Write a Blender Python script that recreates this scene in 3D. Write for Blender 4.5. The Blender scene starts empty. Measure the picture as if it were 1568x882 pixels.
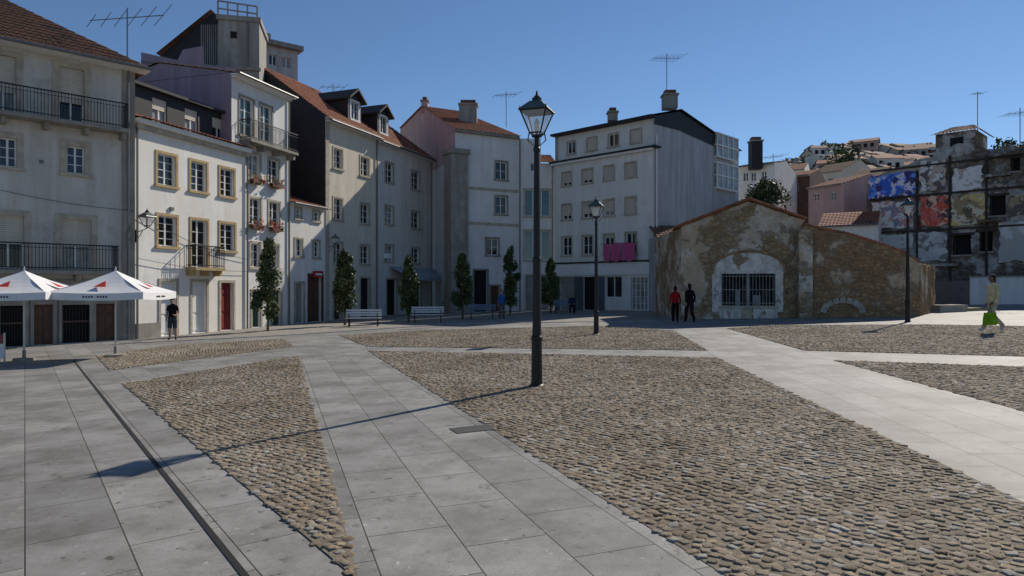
import bpy, math, random
import numpy as np
from mathutils import Vector, noise
random.seed(7); np.random.seed(7)
f=1050.0; H=1.75
scene=bpy.context.scene
def gz(x): return 0.025*max(-60,min(60,x))
def G(u,v):
    t=H*f/(v-441+0.025*(u-784)); return ((u-784)/f*t,t)
def At(u,t): return ((u-784)/f*t,t)
def Zv(v,t): return H+(441-v)/f*t
# ---------------- materials
MATS={}
def newmat(name):
    m=bpy.data.materials.new(name); m.use_nodes=True
    nt=m.node_tree; b=nt.nodes["Principled BSDF"]; return m,nt,b
def nd(nt,t,**k):
    n=nt.nodes.new(t)
    for a,v in k.items(): setattr(n,a,v)
    return n
def mixc(nt,a,b,fac,mode='MIX'):
    n=nt.nodes.new('ShaderNodeMix'); n.data_type='RGBA'; n.blend_type=mode
    def put(i,x):
        if isinstance(x,(tuple,list)): n.inputs[i].default_value=(*x[:3],1)
        elif isinstance(x,(int,float)): n.inputs[i].default_value=x
        else: nt.links.new(x,n.inputs[i])
    put(0,fac); put(6,a); put(7,b); return n.outputs[2]
def tex(nt,scale,detail=4,rough=.55,sc=(1,1,1),rot=(0,0,0)):
    tc=nd(nt,'ShaderNodeTexCoord'); mp=nd(nt,'ShaderNodeMapping')
    mp.inputs['Scale'].default_value=sc; mp.inputs['Rotation'].default_value=rot
    nt.links.new(tc.outputs['Object'],mp.inputs[0])
    n=nd(nt,'ShaderNodeTexNoise'); n.inputs['Scale'].default_value=scale; n.inputs['Detail'].default_value=detail; n.inputs['Roughness'].default_value=rough
    nt.links.new(mp.outputs[0],n.inputs['Vector']); return n.outputs['Fac']
def ramp(nt,x,a,b,ca=(0,0,0),cb=(1,1,1)):
    r=nd(nt,'ShaderNodeValToRGB'); r.color_ramp.elements[0].position=a; r.color_ramp.elements[1].position=b
    r.color_ramp.elements[0].color=(*ca,1); r.color_ramp.elements[1].color=(*cb,1)
    nt.links.new(x,r.inputs[0]); return r.outputs[0]
def bump(nt,b,h,st,dist=.02):
    n=nd(nt,'ShaderNodeBump'); n.inputs['Strength'].default_value=st; n.inputs['Distance'].default_value=dist
    nt.links.new(h,n.inputs['Height']); nt.links.new(n.outputs[0],b.inputs['Normal'])
def M(name,col,rough=.85,var=.25,scale=1.2,bs=.3,bscale=25,streak=0.0,metal=0,spec=None,grime=0.0):
    if name in MATS: return MATS[name]
    m,nt,b=newmat(name)
    dark=tuple(c*(1-var) for c in col)
    c=mixc(nt,dark,col,ramp(nt,tex(nt,scale),.35,.65))
    if streak>0:
        s=ramp(nt,tex(nt,1.0,6,.7,(2.2,2.2,.22)),.40,.66)
        c=mixc(nt,tuple(x*(1-streak) for x in (col[0],col[1]*.97,col[2]*.93)),c,s)
    if grime>0:
        g=ramp(nt,tex(nt,.55,8,.75),.56,.70)
        c=mixc(nt,c,tuple(x*.45 for x in (col[0],col[1]*.95,col[2]*.87)),mixc(nt,(0,0,0),(grime,)*3,g))
    nt.links.new(c,b.inputs['Base Color'])
    b.inputs['Roughness'].default_value=rough; b.inputs['Metallic'].default_value=metal
    if spec is not None: b.inputs['Specular IOR Level'].default_value=spec
    if bs>0: bump(nt,b,tex(nt,bscale,3),bs)
    MATS[name]=m; return m
P_=lambda n,c,s=.22,g=.5:M(n,c,.9,.12,.7,.35,18,streak=s,grime=g,spec=.2)
pl_b1=P_('plaster_grey_cream',(.62,.60,.56),.25,.7)
pl_b2=P_('plaster_white',(.86,.84,.79),.14,.3)
pl_b3=P_('plaster_white_cool',(.82,.82,.80),.17,.35)
pl_b5=P_('plaster_cream',(.76,.69,.57),.18,.4)
pl_b6=P_('plaster_grey_white',(.76,.73,.68),.2,.4)
pl_b8=P_('plaster_blue_white',(.79,.79,.78),.18,.5)
pl_b10=P_('plaster_offwhite',(.78,.78,.75),.18,.4)
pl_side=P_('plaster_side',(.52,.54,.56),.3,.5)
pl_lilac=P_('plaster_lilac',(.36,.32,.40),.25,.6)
pl_pink=P_('plaster_pink',(.66,.46,.44),.25,.6)
pl_ochre=P_('plaster_ochre',(.50,.45,.16),.25,.5)
pl_grey=P_('plaster_grey',(.34,.34,.33),.35,.8)
concrete=P_('concrete_tower',(.40,.39,.36),.4,.8)
slate=M('slate_dark',(.018,.020,.024),.7,.3,3,.3,20)
stone=M('stone_trim',(.48,.43,.34),.85,.3,3,.4,30,grime=.5)
stoneg=M('stone_grey',(.40,.375,.33),.9,.4,1.5,.5,20,streak=.4,grime=.7)
ochretrim=M('ochre_trim',(.46,.33,.16),.8,.25,3,.3,30)
white=M('paint_white',(.78,.78,.76),.5,.1,3,0)
frame_w=M('frame_white',(.76,.76,.74),.45,.1,5,0)
frame_b=M('frame_brown',(.08,.04,.025),.5,.2,5,0)
iron=M('iron_black',(.011,.012,.012),.5,.3,6,.2,60,metal=.2)
zinc=M('zinc',(.18,.18,.18),.5,.2,3,0,metal=.5)
glassm=M('window_glass',(.015,.018,.02),.06,.5,.6,0,spec=.7)
glassc=M('window_curtain',(.34,.34,.32),.25,.6,2.0,0,spec=.6)
glassg=M('window_green',(.06,.13,.13),.08,.5,.5,0,spec=.8)
blind=M('roller_blind',(.58,.53,.43),.6,.12,2,0)
dark=M('dark_interior',(.010,.010,.010),.9,.3,2,0)
red=M('door_red',(.22,.014,.018),.5,.3,3,0)
brown=M('door_brown',(.11,.05,.025),.6,.3,3,0)
dgreen=M('door_green',(.02,.07,.05),.5,.3,3,0)
steel=M('shutter_grey',(.32,.31,.29),.5,.2,2,0)
chrome=M('pole_metal',(.5,.5,.5),.35,.1,2,0,metal=.6)
timber=M('old_timber',(.055,.042,.034),.9,.4,3,.4,20)
def tilemat(name,c1,c2,c3):
    m,nt,b=newmat(name)
    c=mixc(nt,c1,c2,ramp(nt,tex(nt,5,5,.7),.4,.6))
    c=mixc(nt,c,c3,ramp(nt,tex(nt,1.1,6,.7),.52,.66))
    nt.links.new(c,b.inputs['Base Color']); b.inputs['Roughness'].default_value=.9
    bump(nt,b,tex(nt,30,3),.4); MATS[name]=m; return m
tile=tilemat('roof_tile',(.36,.12,.055),(.20,.07,.038),(.08,.05,.035))
tileo=tilemat('roof_tile_old',(.20,.09,.05),(.12,.06,.036),(.05,.04,.03))
def rubble(name,pl,st1,st2,thr,psc=.55,vs=3.6,och=.0):
    m,nt,b=newmat(name)
    tc=nd(nt,'ShaderNodeTexCoord'); 
    mp=nd(nt,'ShaderNodeMapping'); mp.inputs['Scale'].default_value=(1,1,1.35); nt.links.new(tc.outputs['Object'],mp.inputs[0])
    nz=nd(nt,'ShaderNodeTexNoise'); nz.inputs['Scale'].default_value=3; nt.links.new(mp.outputs[0],nz.inputs['Vector'])
    vm=nd(nt,'ShaderNodeVectorMath',operation='MULTIPLY_ADD'); nt.links.new(nz.outputs['Color'],vm.inputs[0]); vm.inputs[1].default_value=(.3,.3,.3); nt.links.new(mp.outputs[0],vm.inputs[2])
    v=nd(nt,'ShaderNodeTexVoronoi'); v.inputs['Scale'].default_value=vs; nt.links.new(vm.outputs[0],v.inputs['Vector'])
    ve=nd(nt,'ShaderNodeTexVoronoi'); ve.feature='DISTANCE_TO_EDGE'; ve.inputs['Scale'].default_value=vs; nt.links.new(vm.outputs[0],ve.inputs['Vector'])
    sep=nd(nt,'ShaderNodeSeparateColor'); nt.links.new(v.outputs['Color'],sep.inputs[0])
    sc=mixc(nt,st1,st2,sep.outputs[0])
    sc=mixc(nt,sc,mixc(nt,(.55,.52,.47),(1.35,1.32,1.22),tex(nt,9,5)),1.0,'MULTIPLY')
    sc=mixc(nt,(st1[0]*.6,st1[1]*.56,st1[2]*.52),sc,ramp(nt,ve.outputs['Distance'],.0,.10))
    mask=ramp(nt,tex(nt,psc,8,.66),thr,thr+.02)
    plc=mixc(nt,tuple(x*.5 for x in pl),pl,ramp(nt,tex(nt,1.9,8,.78),.36,.58))
    if och>0: plc=mixc(nt,plc,(pl[0]*.72,pl[1]*.56,pl[2]*.40),mixc(nt,(0,0,0),(och,)*3,ramp(nt,tex(nt,.8,6,.7,(1,1,1),(.5,.2,.9)),.44,.58)))
    plc=mixc(nt,plc,(.11,.10,.08),ramp(nt,tex(nt,1.0,7,.8,(1.5,1.5,.3)),.56,.70))
    edge=ramp(nt,tex(nt,psc,8,.66),thr-.03,thr)
    sc=mixc(nt,sc,tuple(x*.75 for x in pl),mixc(nt,(0,0,0),(.5,.5,.5),edge))
    c=mixc(nt,sc,plc,mask); nt.links.new(c,b.inputs['Base Color']); b.inputs['Roughness'].default_value=.95; b.inputs['Specular IOR Level'].default_value=.15
    hh=mixc(nt,mixc(nt,(0,0,0),(.6,.6,.6),ramp(nt,ve.outputs['Distance'],0,.2)),(1,1,1),mask)
    h2=mixc(nt,hh,tex(nt,22,5),.25)
    bump(nt,b,h2,1.0,.07); return m
rub1=rubble('ruin_plaster_rubble',(.62,.56,.46),(.40,.29,.18),(.24,.18,.115),.495,.75,3.6,.75)
rub2=rubble('ruin_rubble',(.54,.43,.31),(.42,.27,.155),(.23,.16,.10),.55,.6,4.5,.4)
rub3=rubble('ruin_dark',(.50,.48,.45),(.22,.185,.155),(.10,.085,.07),.51,.33)
# ---------------- mesh builder
class Bd:
    def __init__(s,name): s.name=name; s.parts={}
    def g(s,part,mat):
        k=(part,mat.name)
        if k not in s.parts: s.parts[k]=([],[],mat)
        return s.parts[k]
    def face(s,part,mat,pts):
        V,F,_=s.g(part,mat); n=len(V); V.extend([tuple(p) for p in pts]); F.append(tuple(range(n,n+len(pts))))
    def boxp(s,part,mat,c):
        V,F,_=s.g(part,mat); n=len(V); V.extend([tuple(p) for p in c])
        for q in ((0,3,2,1),(4,5,6,7),(0,1,5,4),(1,2,6,5),(2,3,7,6),(3,0,4,7)): F.append(tuple(n+i for i in q))
    def box(s,F,part,mat,s0,s1,n0,n1,z0,z1):
        s.boxp(part,mat,[F.p(s0,n1,z0),F.p(s1,n1,z0),F.p(s1,n0,z0),F.p(s0,n0,z0),F.p(s0,n1,z1),F.p(s1,n1,z1),F.p(s1,n0,z1),F.p(s0,n0,z1)])
    def tube(s,part,mat,pts,rad,seg=8):
        V,F,_=s.g(part,mat); n0=len(V); pts=[Vector(p) for p in pts]
        for i,p in enumerate(pts):
            d=(pts[min(i+1,len(pts)-1)]-pts[max(i-1,0)]).normalized()
            a=d.orthogonal().normalized() if abs(d.z)<.99 else Vector((1,0,0))
            b=d.cross(a).normalized(); r=rad[i] if isinstance(rad,(list,tuple)) else rad
            for k in range(seg):
                t=2*math.pi*k/seg; V.append(tuple(p+a*r*math.cos(t)+b*r*math.sin(t)))
        for i in range(len(pts)-1):
            for k in range(seg):
                F.append((n0+i*seg+k,n0+i*seg+(k+1)%seg,n0+(i+1)*seg+(k+1)%seg,n0+(i+1)*seg+k))
        F.append(tuple(n0+k for k in range(seg))); F.append(tuple(n0+(len(pts)-1)*seg+k for k in range(seg)))
    def done(s,smooth=()):
        e=bpy.data.objects.new(s.name,None); scene.collection.objects.link(e)
        for (part,_),(V,F,mat) in s.parts.items():
            me=bpy.data.meshes.new(part); me.from_pydata(V,[],F); me.materials.append(mat); me.update()
            if part in smooth: me.polygons.foreach_set('use_smooth',[True]*len(me.polygons))
            o=bpy.data.objects.new(part,me); scene.collection.objects.link(o); o.parent=e
        return e
class Fc:
    def __init__(s,P0,P1,ext0=0,ext1=0):
        d=Vector((P1[0]-P0[0],P1[1]-P0[1])); L=d.length; d/=L
        s.d=d; s.P0=Vector(P0)-d*ext0; s.L=L+ext0+ext1; s.n=Vector((d.y,-d.x)); s.holes=[]
    def p(s,a,n,z):
        q=s.P0+s.d*a+s.n*n; return (q.x,q.y,z)
    def s(self,u,n=0):
        k=(u-784)/f; o=self.P0+self.n*n
        return (k*o.y-o.x)/(self.d.x-k*self.d.y)
    def z(self,u,v,n=0):
        a=self.s(u,n); return Zv(v,(self.P0+self.n*n+self.d*a).y)
    def gnd(self,a):
        return gz((self.P0+self.d*a).x)
    def off(self,n):
        g=Fc((0,0),(1,0)); g.d=self.d; g.n=self.n; g.P0=self.P0+self.n*n; g.L=self.L; g.holes=[]; return g
def wall(B,F,z0,z1,mat,part='walls',s0=0,s1=None):
    s1=F.L if s1 is None else s1
    hs=[h for h in F.holes]
    S=sorted(set([round(s0,4),round(s1,4)]+[round(min(max(x,s0),s1),4) for h in hs for x in h[:2]]))
    Z=sorted(set([round(z0,4),round(z1,4)]+[round(min(max(x,z0),z1),4) for h in hs for x in h[2:]]))
    for i in range(len(S)-1):
        for j in range(len(Z)-1):
            cs=(S[i]+S[i+1])/2; cz=(Z[j]+Z[j+1])/2
            if any(h[0]<cs<h[1] and h[2]<cz<h[3] for h in hs): continue
            B.face(part,mat,[F.p(S[i],0,Z[j]),F.p(S[i+1],0,Z[j]),F.p(S[i+1],0,Z[j+1]),F.p(S[i],0,Z[j+1])])
def win(B,F,s0,s1,z0,z1,wm,trim=stone,tw=.13,rows=3,cols=2,bl=0,gl=None,sill=True,fr=frame_w,door=None,dep=.18,bot=False):
    F.holes.append((s0,s1,z0,z1))
    d=-dep
    for q in ([(s0,0,z0),(s0,d,z0),(s0,d,z1),(s0,0,z1)],[(s1,0,z0),(s1,0,z1),(s1,d,z1),(s1,d,z0)],[(s0,0,z1),(s0,d,z1),(s1,d,z1),(s1,0,z1)],[(s0,0,z0),(s1,0,z0),(s1,d,z0),(s0,d,z0)]):
        B.face('reveals',wm,[F.p(*x) for x in q])
    if door:
        B.face('door',door,[F.p(s0,d,z0),F.p(s1,d,z0),F.p(s1,d,z1),F.p(s0,d,z1)])
        w=s1-s0;h=z1-z0
        if door is not dark:
            for a,b in ((.08,.46),(.54,.92)):
                for c,e in ((.05,.35),(.4,.72),(.77,.95)):
                    B.box(F,'door_panels',door,s0+w*a,s0+w*b,d-.01,d+.03,z0+h*c,z0+h*e)
    else:
        g=gl or (glassc if random.random()<.25 else glassm)
        B.face('glass',g,[F.p(s0,d,z0),F.p(s1,d,z0),F.p(s1,d,z1),F.p(s0,d,z1)])
        t=.055; a,b=d+.005,d+.05
        B.box(F,'window_frames',fr,s0,s0+t,a,b,z0,z1); B.box(F,'window_frames',fr,s1-t,s1,a,b,z0,z1)
        B.box(F,'window_frames',fr,s0+t,s1-t,a,b,z0,z0+t); B.box(F,'window_frames',fr,s0+t,s1-t,a,b,z1-t,z1)
        for i in range(1,cols):
            c=s0+(s1-s0)*i/cols; B.box(F,'window_frames',fr,c-.035,c+.035,a,b-.002,z0+t,z1-t)
        for j in range(1,rows):
            c=z0+(z1-z0)*j/rows; B.box(F,'window_frames',fr,s0+t,s1-t,a,b-.012,c-.015,c+.015)
        if bl>0:
            zb=z1-(z1-z0)*bl
            k=int((z1-zb)/.08)+1
            for i in range(k):
                B.box(F,'roller_blinds',blind,s0+.01,s1-.01,b+.004,b+.02,z1-(i+1)*(z1-zb)/k+.008,z1-i*(z1-zb)/k)
    if trim:
        B.box(F,'window_surrounds',trim,s0-tw,s0,-.02,.035,z0,z1+tw); B.box(F,'window_surrounds',trim,s1,s1+tw,-.02,.035,z0,z1+tw)
        B.box(F,'window_surrounds',trim,s0,s1,-.02,.032,z1,z1+tw)
        if sill and not door: B.box(F,'window_sills',trim,s0-tw-.04,s1+tw+.04,-.02,.09,z0-.12,z0-.001)
def doorrow(B,F,us,v0,wm,**k):
    uc=(us[0][0]+us[0][1])/2; z1=F.z(uc,v0)
    for a,b in us:
        s0,s1=F.s(a),F.s(b); win(B,F,s0,s1,min(F.gnd(s0),F.gnd(s1))+.03,z1,wm,**k)
def rowF(F,B,c,v0,v1,uref,wm,**k):
    z1=F.z(uref,v0); z0=F.z(uref,v1)
    for a,b in c: win(B,F,F.s(a),F.s(b),z0,z1,wm,**k)
def body(B,F,dep,z1,mat,sidemat=None,z0=-2.0,top=True,part='walls'):
    sm=sidemat or mat; L=F.L
    B.face('side_walls',sm,[F.p(0,0,z0),F.p(0,-dep,z0),F.p(0,-dep,z1),F.p(0,0,z1)])
    B.face('side_walls',sm,[F.p(L,0,z0),F.p(L,-dep,z0),F.p(L,-dep,z1),F.p(L,0,z1)])
    B.face('side_walls',sm,[F.p(0,-dep,z0),F.p(L,-dep,z0),F.p(L,-dep,z1),F.p(0,-dep,z1)])
    if top: B.face('roof_slab',zinc,[F.p(0,0,z1-.01),F.p(L,0,z1-.01),F.p(L,-dep,z1-.01),F.p(0,-dep,z1-.01)])
def tiles(B,mat,A,Bv,C,D,cw=.24,rl=.42,amp=.05,part='roof_tiles'):
    A,Bv,C,D=map(Vector,(A,Bv,C,D)); n=(Bv-A).cross(D-A).normalized()
    if n.z<0: n=-n
    nc=max(1,int(max((Bv-A).length,(C-D).length)/cw)); nr=max(1,int((D-A).length/rl))
    V,Fs,_=B.g(part,mat); b0=len(V); W=nc*4+1
    for j in range(nr):
        for e in (0,1):
            tt=(j+e)/nr; off=.035 if e==0 else 0
            for i in range(W):
                u=i/(W-1); P=(A.lerp(Bv,u)).lerp(D.lerp(C,u),tt)
                V.append(tuple(P+n*(off+amp*abs(math.sin(math.pi*i/4*1.0)))))
    for r in range(nr*2-1):
        for i in range(W-1):
            a=b0+r*W+i; Fs.append((a,a+1,a+W+1,a+W))
def gable(B,F,dep,ze,rh,mat=tile,wm=None,over=.35,eo=.0,hl=0,hr=0,rd=None):
    rd=rd or dep/2; L=F.L
    sl=rh/rd; zo=ze-over*sl
    tiles(B,mat,F.p(-eo,over,zo),F.p(L+eo,over,zo),F.p(L+eo-hr,-rd,ze+rh),F.p(-eo+hl,-rd,ze+rh))
    tiles(B,mat,F.p(L+eo,-dep-over,zo),F.p(-eo,-dep-over,zo),F.p(-eo+hl,-rd,ze+rh),F.p(L+eo-hr,-rd,ze+rh))
    for (a,h) in ((0,hl),(L,hr)):
        if h==0 and wm:
            B.face('gable_walls',wm,[F.p(a,0,ze),F.p(a,-dep,ze),F.p(a,-rd,ze+rh-.02)])
        elif h>0:
            aa=-eo if a==0 else L+eo; hh=aa+h if a==0 else aa-h
            tiles(B,mat,F.p(aa,over,zo),F.p(aa,-dep-over,zo),F.p(hh,-rd-.05,ze+rh),F.p(hh,-rd+.05,ze+rh))
    B.box(F,'soffit',white,-eo,L+eo,0.003,over-.05,zo-.06,zo-.01)
    B.tube('gutter',zinc,[F.p(-eo,over+.05,zo),F.p(L+eo,over+.05,zo)],.06,6)
def balcony(B,F,s0,s1,zf,dep=.7,h=1.0,sp=.11,slab=stoneg,corb=True,foot=.14):
    B.box(F,'balcony_slab',slab,s0,s1,.002,dep,zf-foot,zf)
    if corb:
        k=max(2,int((s1-s0)/1.2))
        for i in range(k+1):
            c=s0+.1+(s1-s0-.2)*i/k; B.box(F,'balcony_corbels',slab,c-.08,c+.08,.002,dep*.7,zf-foot-.25,zf-foot-.002)
    def rail(z,r=.02):
        B.tube('balcony_railing',iron,[F.p(s0+.03,.02,z),F.p(s0+.03,dep-.04,z)],r,5)
        B.tube('balcony_railing',iron,[F.p(s0+.03,dep-.04,z),F.p(s1-.03,dep-.04,z)],r,5)
        B.tube('balcony_railing',iron,[F.p(s1-.03,dep-.04,z),F.p(s1-.03,.02,z)],r,5)
    rail(zf+h,.028); rail(zf+.1); rail(zf+h-.15,.012)
    k=int((s1-s0)/sp)
    for i in range(k+1):
        a=s0+.03+(s1-s0-.06)*i/k; B.tube('balcony_bars',iron,[F.p(a,dep-.04,zf),F.p(a,dep-.04,zf+h)],.013,4)
    k=int(dep/sp)
    for a in (s0+.03,s1-.03):
        for i in range(k): B.tube('balcony_bars',iron,[F.p(a,.04+i*sp,zf),F.p(a,.04+i*sp,zf+h)],.013,4)
def pipe(B,F,u,z1,mat=zinc,r=.05):
    a=F.s(u); B.tube('drainpipe',mat,[F.p(a,.08,-.5),F.p(a,.08,z1)],r,6)
def chim(name,u0,u1,v0,v1,t,dep=.8,mat=pl_grey,cap=True):
    B=Bd(name); F=Fc(At(u0,t),At(u1,t)); z0,z1=Zv(v1,t),Zv(v0,t)
    B.box(F,'stack',mat,0,F.L,-dep,0,z0,z1)
    if cap:
        B.box(F,'cap',stoneg,-.08,F.L+.08,-dep-.08,.08,z1,z1+.12)
        B.box(F,'cowl',tileo,.1,F.L-.1,-dep+.1,-.1,z1+.12,z1+.4)
    return B.done()
# ================= B1 left building
B=Bd('apartment_building'); F=Fc(At(0,25.3),At(205,28.5),ext0=9); zt=F.z(195,92)
rowF(F,B,[(-135,-95),(-15,25),(90,129)],105,190,110,pl_b1,bl=.62,trim=stone,tw=.2,rows=2)
rowF(F,B,[(-125,-98),(-2,26),(102,130)],224,266,116,pl_b1,trim=stone,tw=.2,rows=3)
rowF(F,B,[(-135,-95),(-12,37),(93,140)],336,412,116,pl_b1,bl=.55,trim=stone,tw=.2,rows=2,fr=frame_w)
doorrow(B,F,[(-80,-30),(52,82),(145,178)],468,pl_b1,door=brown,trim=stoneg,tw=.18)
doorrow(B,F,[(0,38),(95,139)],468,pl_b1,door=dark,trim=stoneg,tw=.18)
for u0,u1 in ((0,38),(95,139)):
    a,b=F.s(u0),F.s(u1)
    for i in range(9):
        c=a+(b-a)*(i+.5)/9; B.box(F,'gate_bars',iron,c-.012,c+.012,-.1,-.07,-.4,F.z(116,470))
    B.box(F,'gate_bars',frame_b,a,b,-.11,-.06,.4,.46)
wall(B,F,-2,zt,pl_b1); body(B,F,10,zt,pl_b1)
B.box(F,'cornice',stone,0,F.L+.05,.002,.28,zt-.28,zt-.05); B.box(F,'cornice',stone,0,F.L+.02,.002,.14,zt-.42,zt-.282)
gable(B,F,10,zt+.05,3.0,tileo,None,over=.75,eo=.45,hr=4.5)
zb=F.z(190,202); balcony(B,F,F.s(-150),F.s(189),zb,.75,1.0)
zb=F.z(175,416); balcony(B,F,F.s(-150),F.s(174),zb,.75,1.0)
B.box(F,'band',stoneg,0,F.L,.002,.07,F.z(150,425)-.35,F.z(150,425)-.1)
B.box(F,'corner_quoin',stoneg,F.L-.45,F.L+.03,-.02,.05,-2,zt-.43)
B.box(F,'base_course',stoneg,F.s(182),F.L-.46,.002,.045,-2,.45)
B.box(F,'wall_vent',zinc,F.s(60),F.s(66),.002,.04,F.z(63,250),F.z(63,245))
pipe(B,F,196,zt)
B.done()
# ================= B2
B=Bd('white_townhouse'); F=Fc(At(206,28.7),At(378,35.3)); F2=F; zt=F.z(215,183)
rowF(F,B,[(241,269),(292,316),(337,358)],237,284,255,pl_b2,trim=ochretrim,tw=.12,rows=4,gl=glassm)
rowF(F,B,[(242,270),(337,359)],331,377,255,pl_b2,trim=ochretrim,tw=.12,rows=4,gl=glassm)
zf=F.z(308,410); win(B,F,F.s(293),F.s(317),zf+.02,F.z(255,331),pl_b2,trim=ochretrim,tw=.12,rows=4)
balcony(B,F,F.s(284),F.s(330),zf,.6,1.0,slab=ochretrim)
doorrow(B,F,[(246,270),(294,316)],431,pl_b2,door=frame_w,trim=stone); doorrow(B,F,[(338,357)],433,pl_b2,door=red,trim=stone)
wall(B,F,-2,zt,pl_b2); body(B,F,9,zt,pl_b2)
B.box(F,'cornice',pl_b2,0,F.L,.002,.3,zt-.2,zt); B.box(F,'cornice',stone,0,F.L,.002,.18,zt-.4,zt-.202)
tiles(B,tile,F.p(0,.42,zt-.02),F.p(F.L,.42,zt-.02),F.p(F.L,-.75,zt+.36),F.p(0,-.75,zt+.36))
for u in (262,): B.box(F,'wall_vent',zinc,F.s(u)-.1,F.s(u)+.1,0,.08,5.2,5.35)
Fa=F.off(-.7); za=Zv(128,29.4)
for a,b in ((233,256),(283,303),(325,343)):
    z1=Fa.z(244,152); z0=Fa.z(244,190); win(B,Fa,Fa.s(a),Fa.s(b),z0,z1,slate,trim=None,rows=1,bl=.45,fr=frame_w,dep=.12)
wall(B,Fa,zt,za,slate,'attic_walls'); B.box(Fa,'attic_roof',slate,-.2,F.L,-6,.25,za,za+.12)
B.face('attic_side',slate,[Fa.p(0,0,zt),Fa.p(0,-6,zt),Fa.p(0,-6,za),Fa.p(0,0,za)])
B.box(F,'base_course',stoneg,0,F.s(245),.002,.04,-2,.25)
pipe(B,F,208,zt); pipe(B,F,377,zt)
B.done()
# ================= lilac / tower masses
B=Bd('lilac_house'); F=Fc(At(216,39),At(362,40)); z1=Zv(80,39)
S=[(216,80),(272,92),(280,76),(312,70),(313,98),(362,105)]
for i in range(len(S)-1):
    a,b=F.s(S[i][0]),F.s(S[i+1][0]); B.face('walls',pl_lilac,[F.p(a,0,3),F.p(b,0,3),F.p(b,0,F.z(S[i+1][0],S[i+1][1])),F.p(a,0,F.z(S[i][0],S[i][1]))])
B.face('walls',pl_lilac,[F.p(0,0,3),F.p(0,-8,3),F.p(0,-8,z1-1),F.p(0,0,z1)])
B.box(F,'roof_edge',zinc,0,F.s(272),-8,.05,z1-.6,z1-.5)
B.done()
B=Bd('attic_roof_house'); F=Fc(At(250,42),At(338,42))
zz=lambda v:Zv(v,42)
B.face('gable_wall',slate,[F.p(0,0,8),F.p(F.L,0,8),F.p(F.L,0,zz(26)),F.p(F.L*.86,0,zz(20)),F.p(0,0,zz(82))])
B.face('roof',tileo,[F.p(-.3,.3,zz(84)),F.p(F.L*.86,.3,zz(17)),F.p(F.L*.86,-5,zz(17)),F.p(-.3,-5,zz(84))])
for i in range(9):
    a=F.L*(.66+.036*i); B.box(F,'ribs',pl_grey,a,a+.06,.002,.05,zz(100),zz(38))
B.done()
B=Bd('concrete_stair_tower'); F=Fc(At(334,41),At(397,41.5)); z1=F.z(340,24)
wall(B,F,6,z1,concrete); body(B,F,3.2,z1,concrete)
B.box(F,'parapet',concrete,-.1,F.L+.1,-3.3,.1,z1-.25,z1+.05)
for zz_ in (z1+.4,z1+.85): B.tube('roof_railing',stoneg,[F.p(0,.05,zz_),F.p(F.L*.95,.05,zz_-.15)],.05,5)
for i in range(5): B.tube('roof_railing',stoneg,[F.p(F.L*.95*i/4,.05,z1),F.p(F.L*.95*i/4,.05,z1+.85-.04*i)],.05,5)
B.box(F,'vents',dark,F.L*.3,F.L*.45,.002,.03,z1-1.3,z1-.9)
B.box(F,'ledge',stoneg,-.1,F.L+.1,.004,.14,z1-3.2,z1-3); B.box(F,'downpipe',zinc,F.L*.7,F.L*.74,.01,.06,z1-3,z1-.3)
B.done()
B=Bd('grey_flat_block'); F=Fc(At(392,52),At(456,54)); z1=F.z(395,66)
rowF(F,B,[(412,424),(432,446)],84,100,420,pl_grey,trim=None,rows=1)
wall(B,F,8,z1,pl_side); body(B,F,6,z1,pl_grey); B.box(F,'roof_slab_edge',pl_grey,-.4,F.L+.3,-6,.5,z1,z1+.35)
B.box(F,'penthouse',concrete,.2,F.L*.45,-4,-1,z1+.35,z1+1.3); B.done()
# ================= B3
B=Bd('balcony_townhouse'); F=Fc(At(356,34.35),At(443,38.8)).off(-.06); zt=F.z(362,114)
rowF(F,B,[(367,388),(398,416)],150,208,377,pl_b3,trim=stoneg,tw=.1,rows=3,gl=glassg)
rowF(F,B,[(381,398),(411,427)],236,274,389,pl_b3,trim=stone,tw=.12,rows=3)
rowF(F,B,[(382,399),(412,428)],304,344,390,pl_b3,trim=stone,tw=.12,rows=3)
rowF(F,B,[(384,398),(412,426)],373,409,391,pl_b3,trim=stone,tw=.12,rows=3)
doorrow(B,F,[(386,399),(417,430)],446,pl_b3,door=dgreen,trim=stone)
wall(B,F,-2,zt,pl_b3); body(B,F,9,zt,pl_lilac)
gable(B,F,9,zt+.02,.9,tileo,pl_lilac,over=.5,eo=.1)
B.box(F,'cornice',white,0,F.L,.002,.25,zt-.25,zt-.03)
balcony(B,F,F.s(367),F.s(441),F.z(367,213),.7,1.0)
fl=M('geranium_red',(.5,.02,.02),.8,.4,20,0); fg=M('geranium_leaf',(.05,.10,.03),.8,.4,20,0); yl=M('flower_yellow',(.55,.4,.04),.8,.3,20,0)
for uu in ((381,398),(411,427)):
    for vv in (275,345):
        a,b=F.s(uu[0]),F.s(uu[1]); z=F.z(390,vv)
        B.box(F,'planter',brown,a,b,.1,.3,z-.2,z+.0)
        for k in range(60):
            x=random.uniform(a-.1,b+.1); y=random.uniform(.08,.4); q=z+random.uniform(-.25,.3); r=random.uniform(.04,.09)
            m=random.choice([fl,fl,fg,fg,fl] if vv==345 or uu[0]>400 else [fl,fg,fg,yl])
            B.face('flowers_'+m.name,m,[F.p(x-r,y,q-r),F.p(x+r,y+random.uniform(-r,r),q-r*.5),F.p(x+r*.6,y,q+r),F.p(x-r,y+r,q+r*.6)])
pipe(B,F,441,zt)
B.done()
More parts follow.
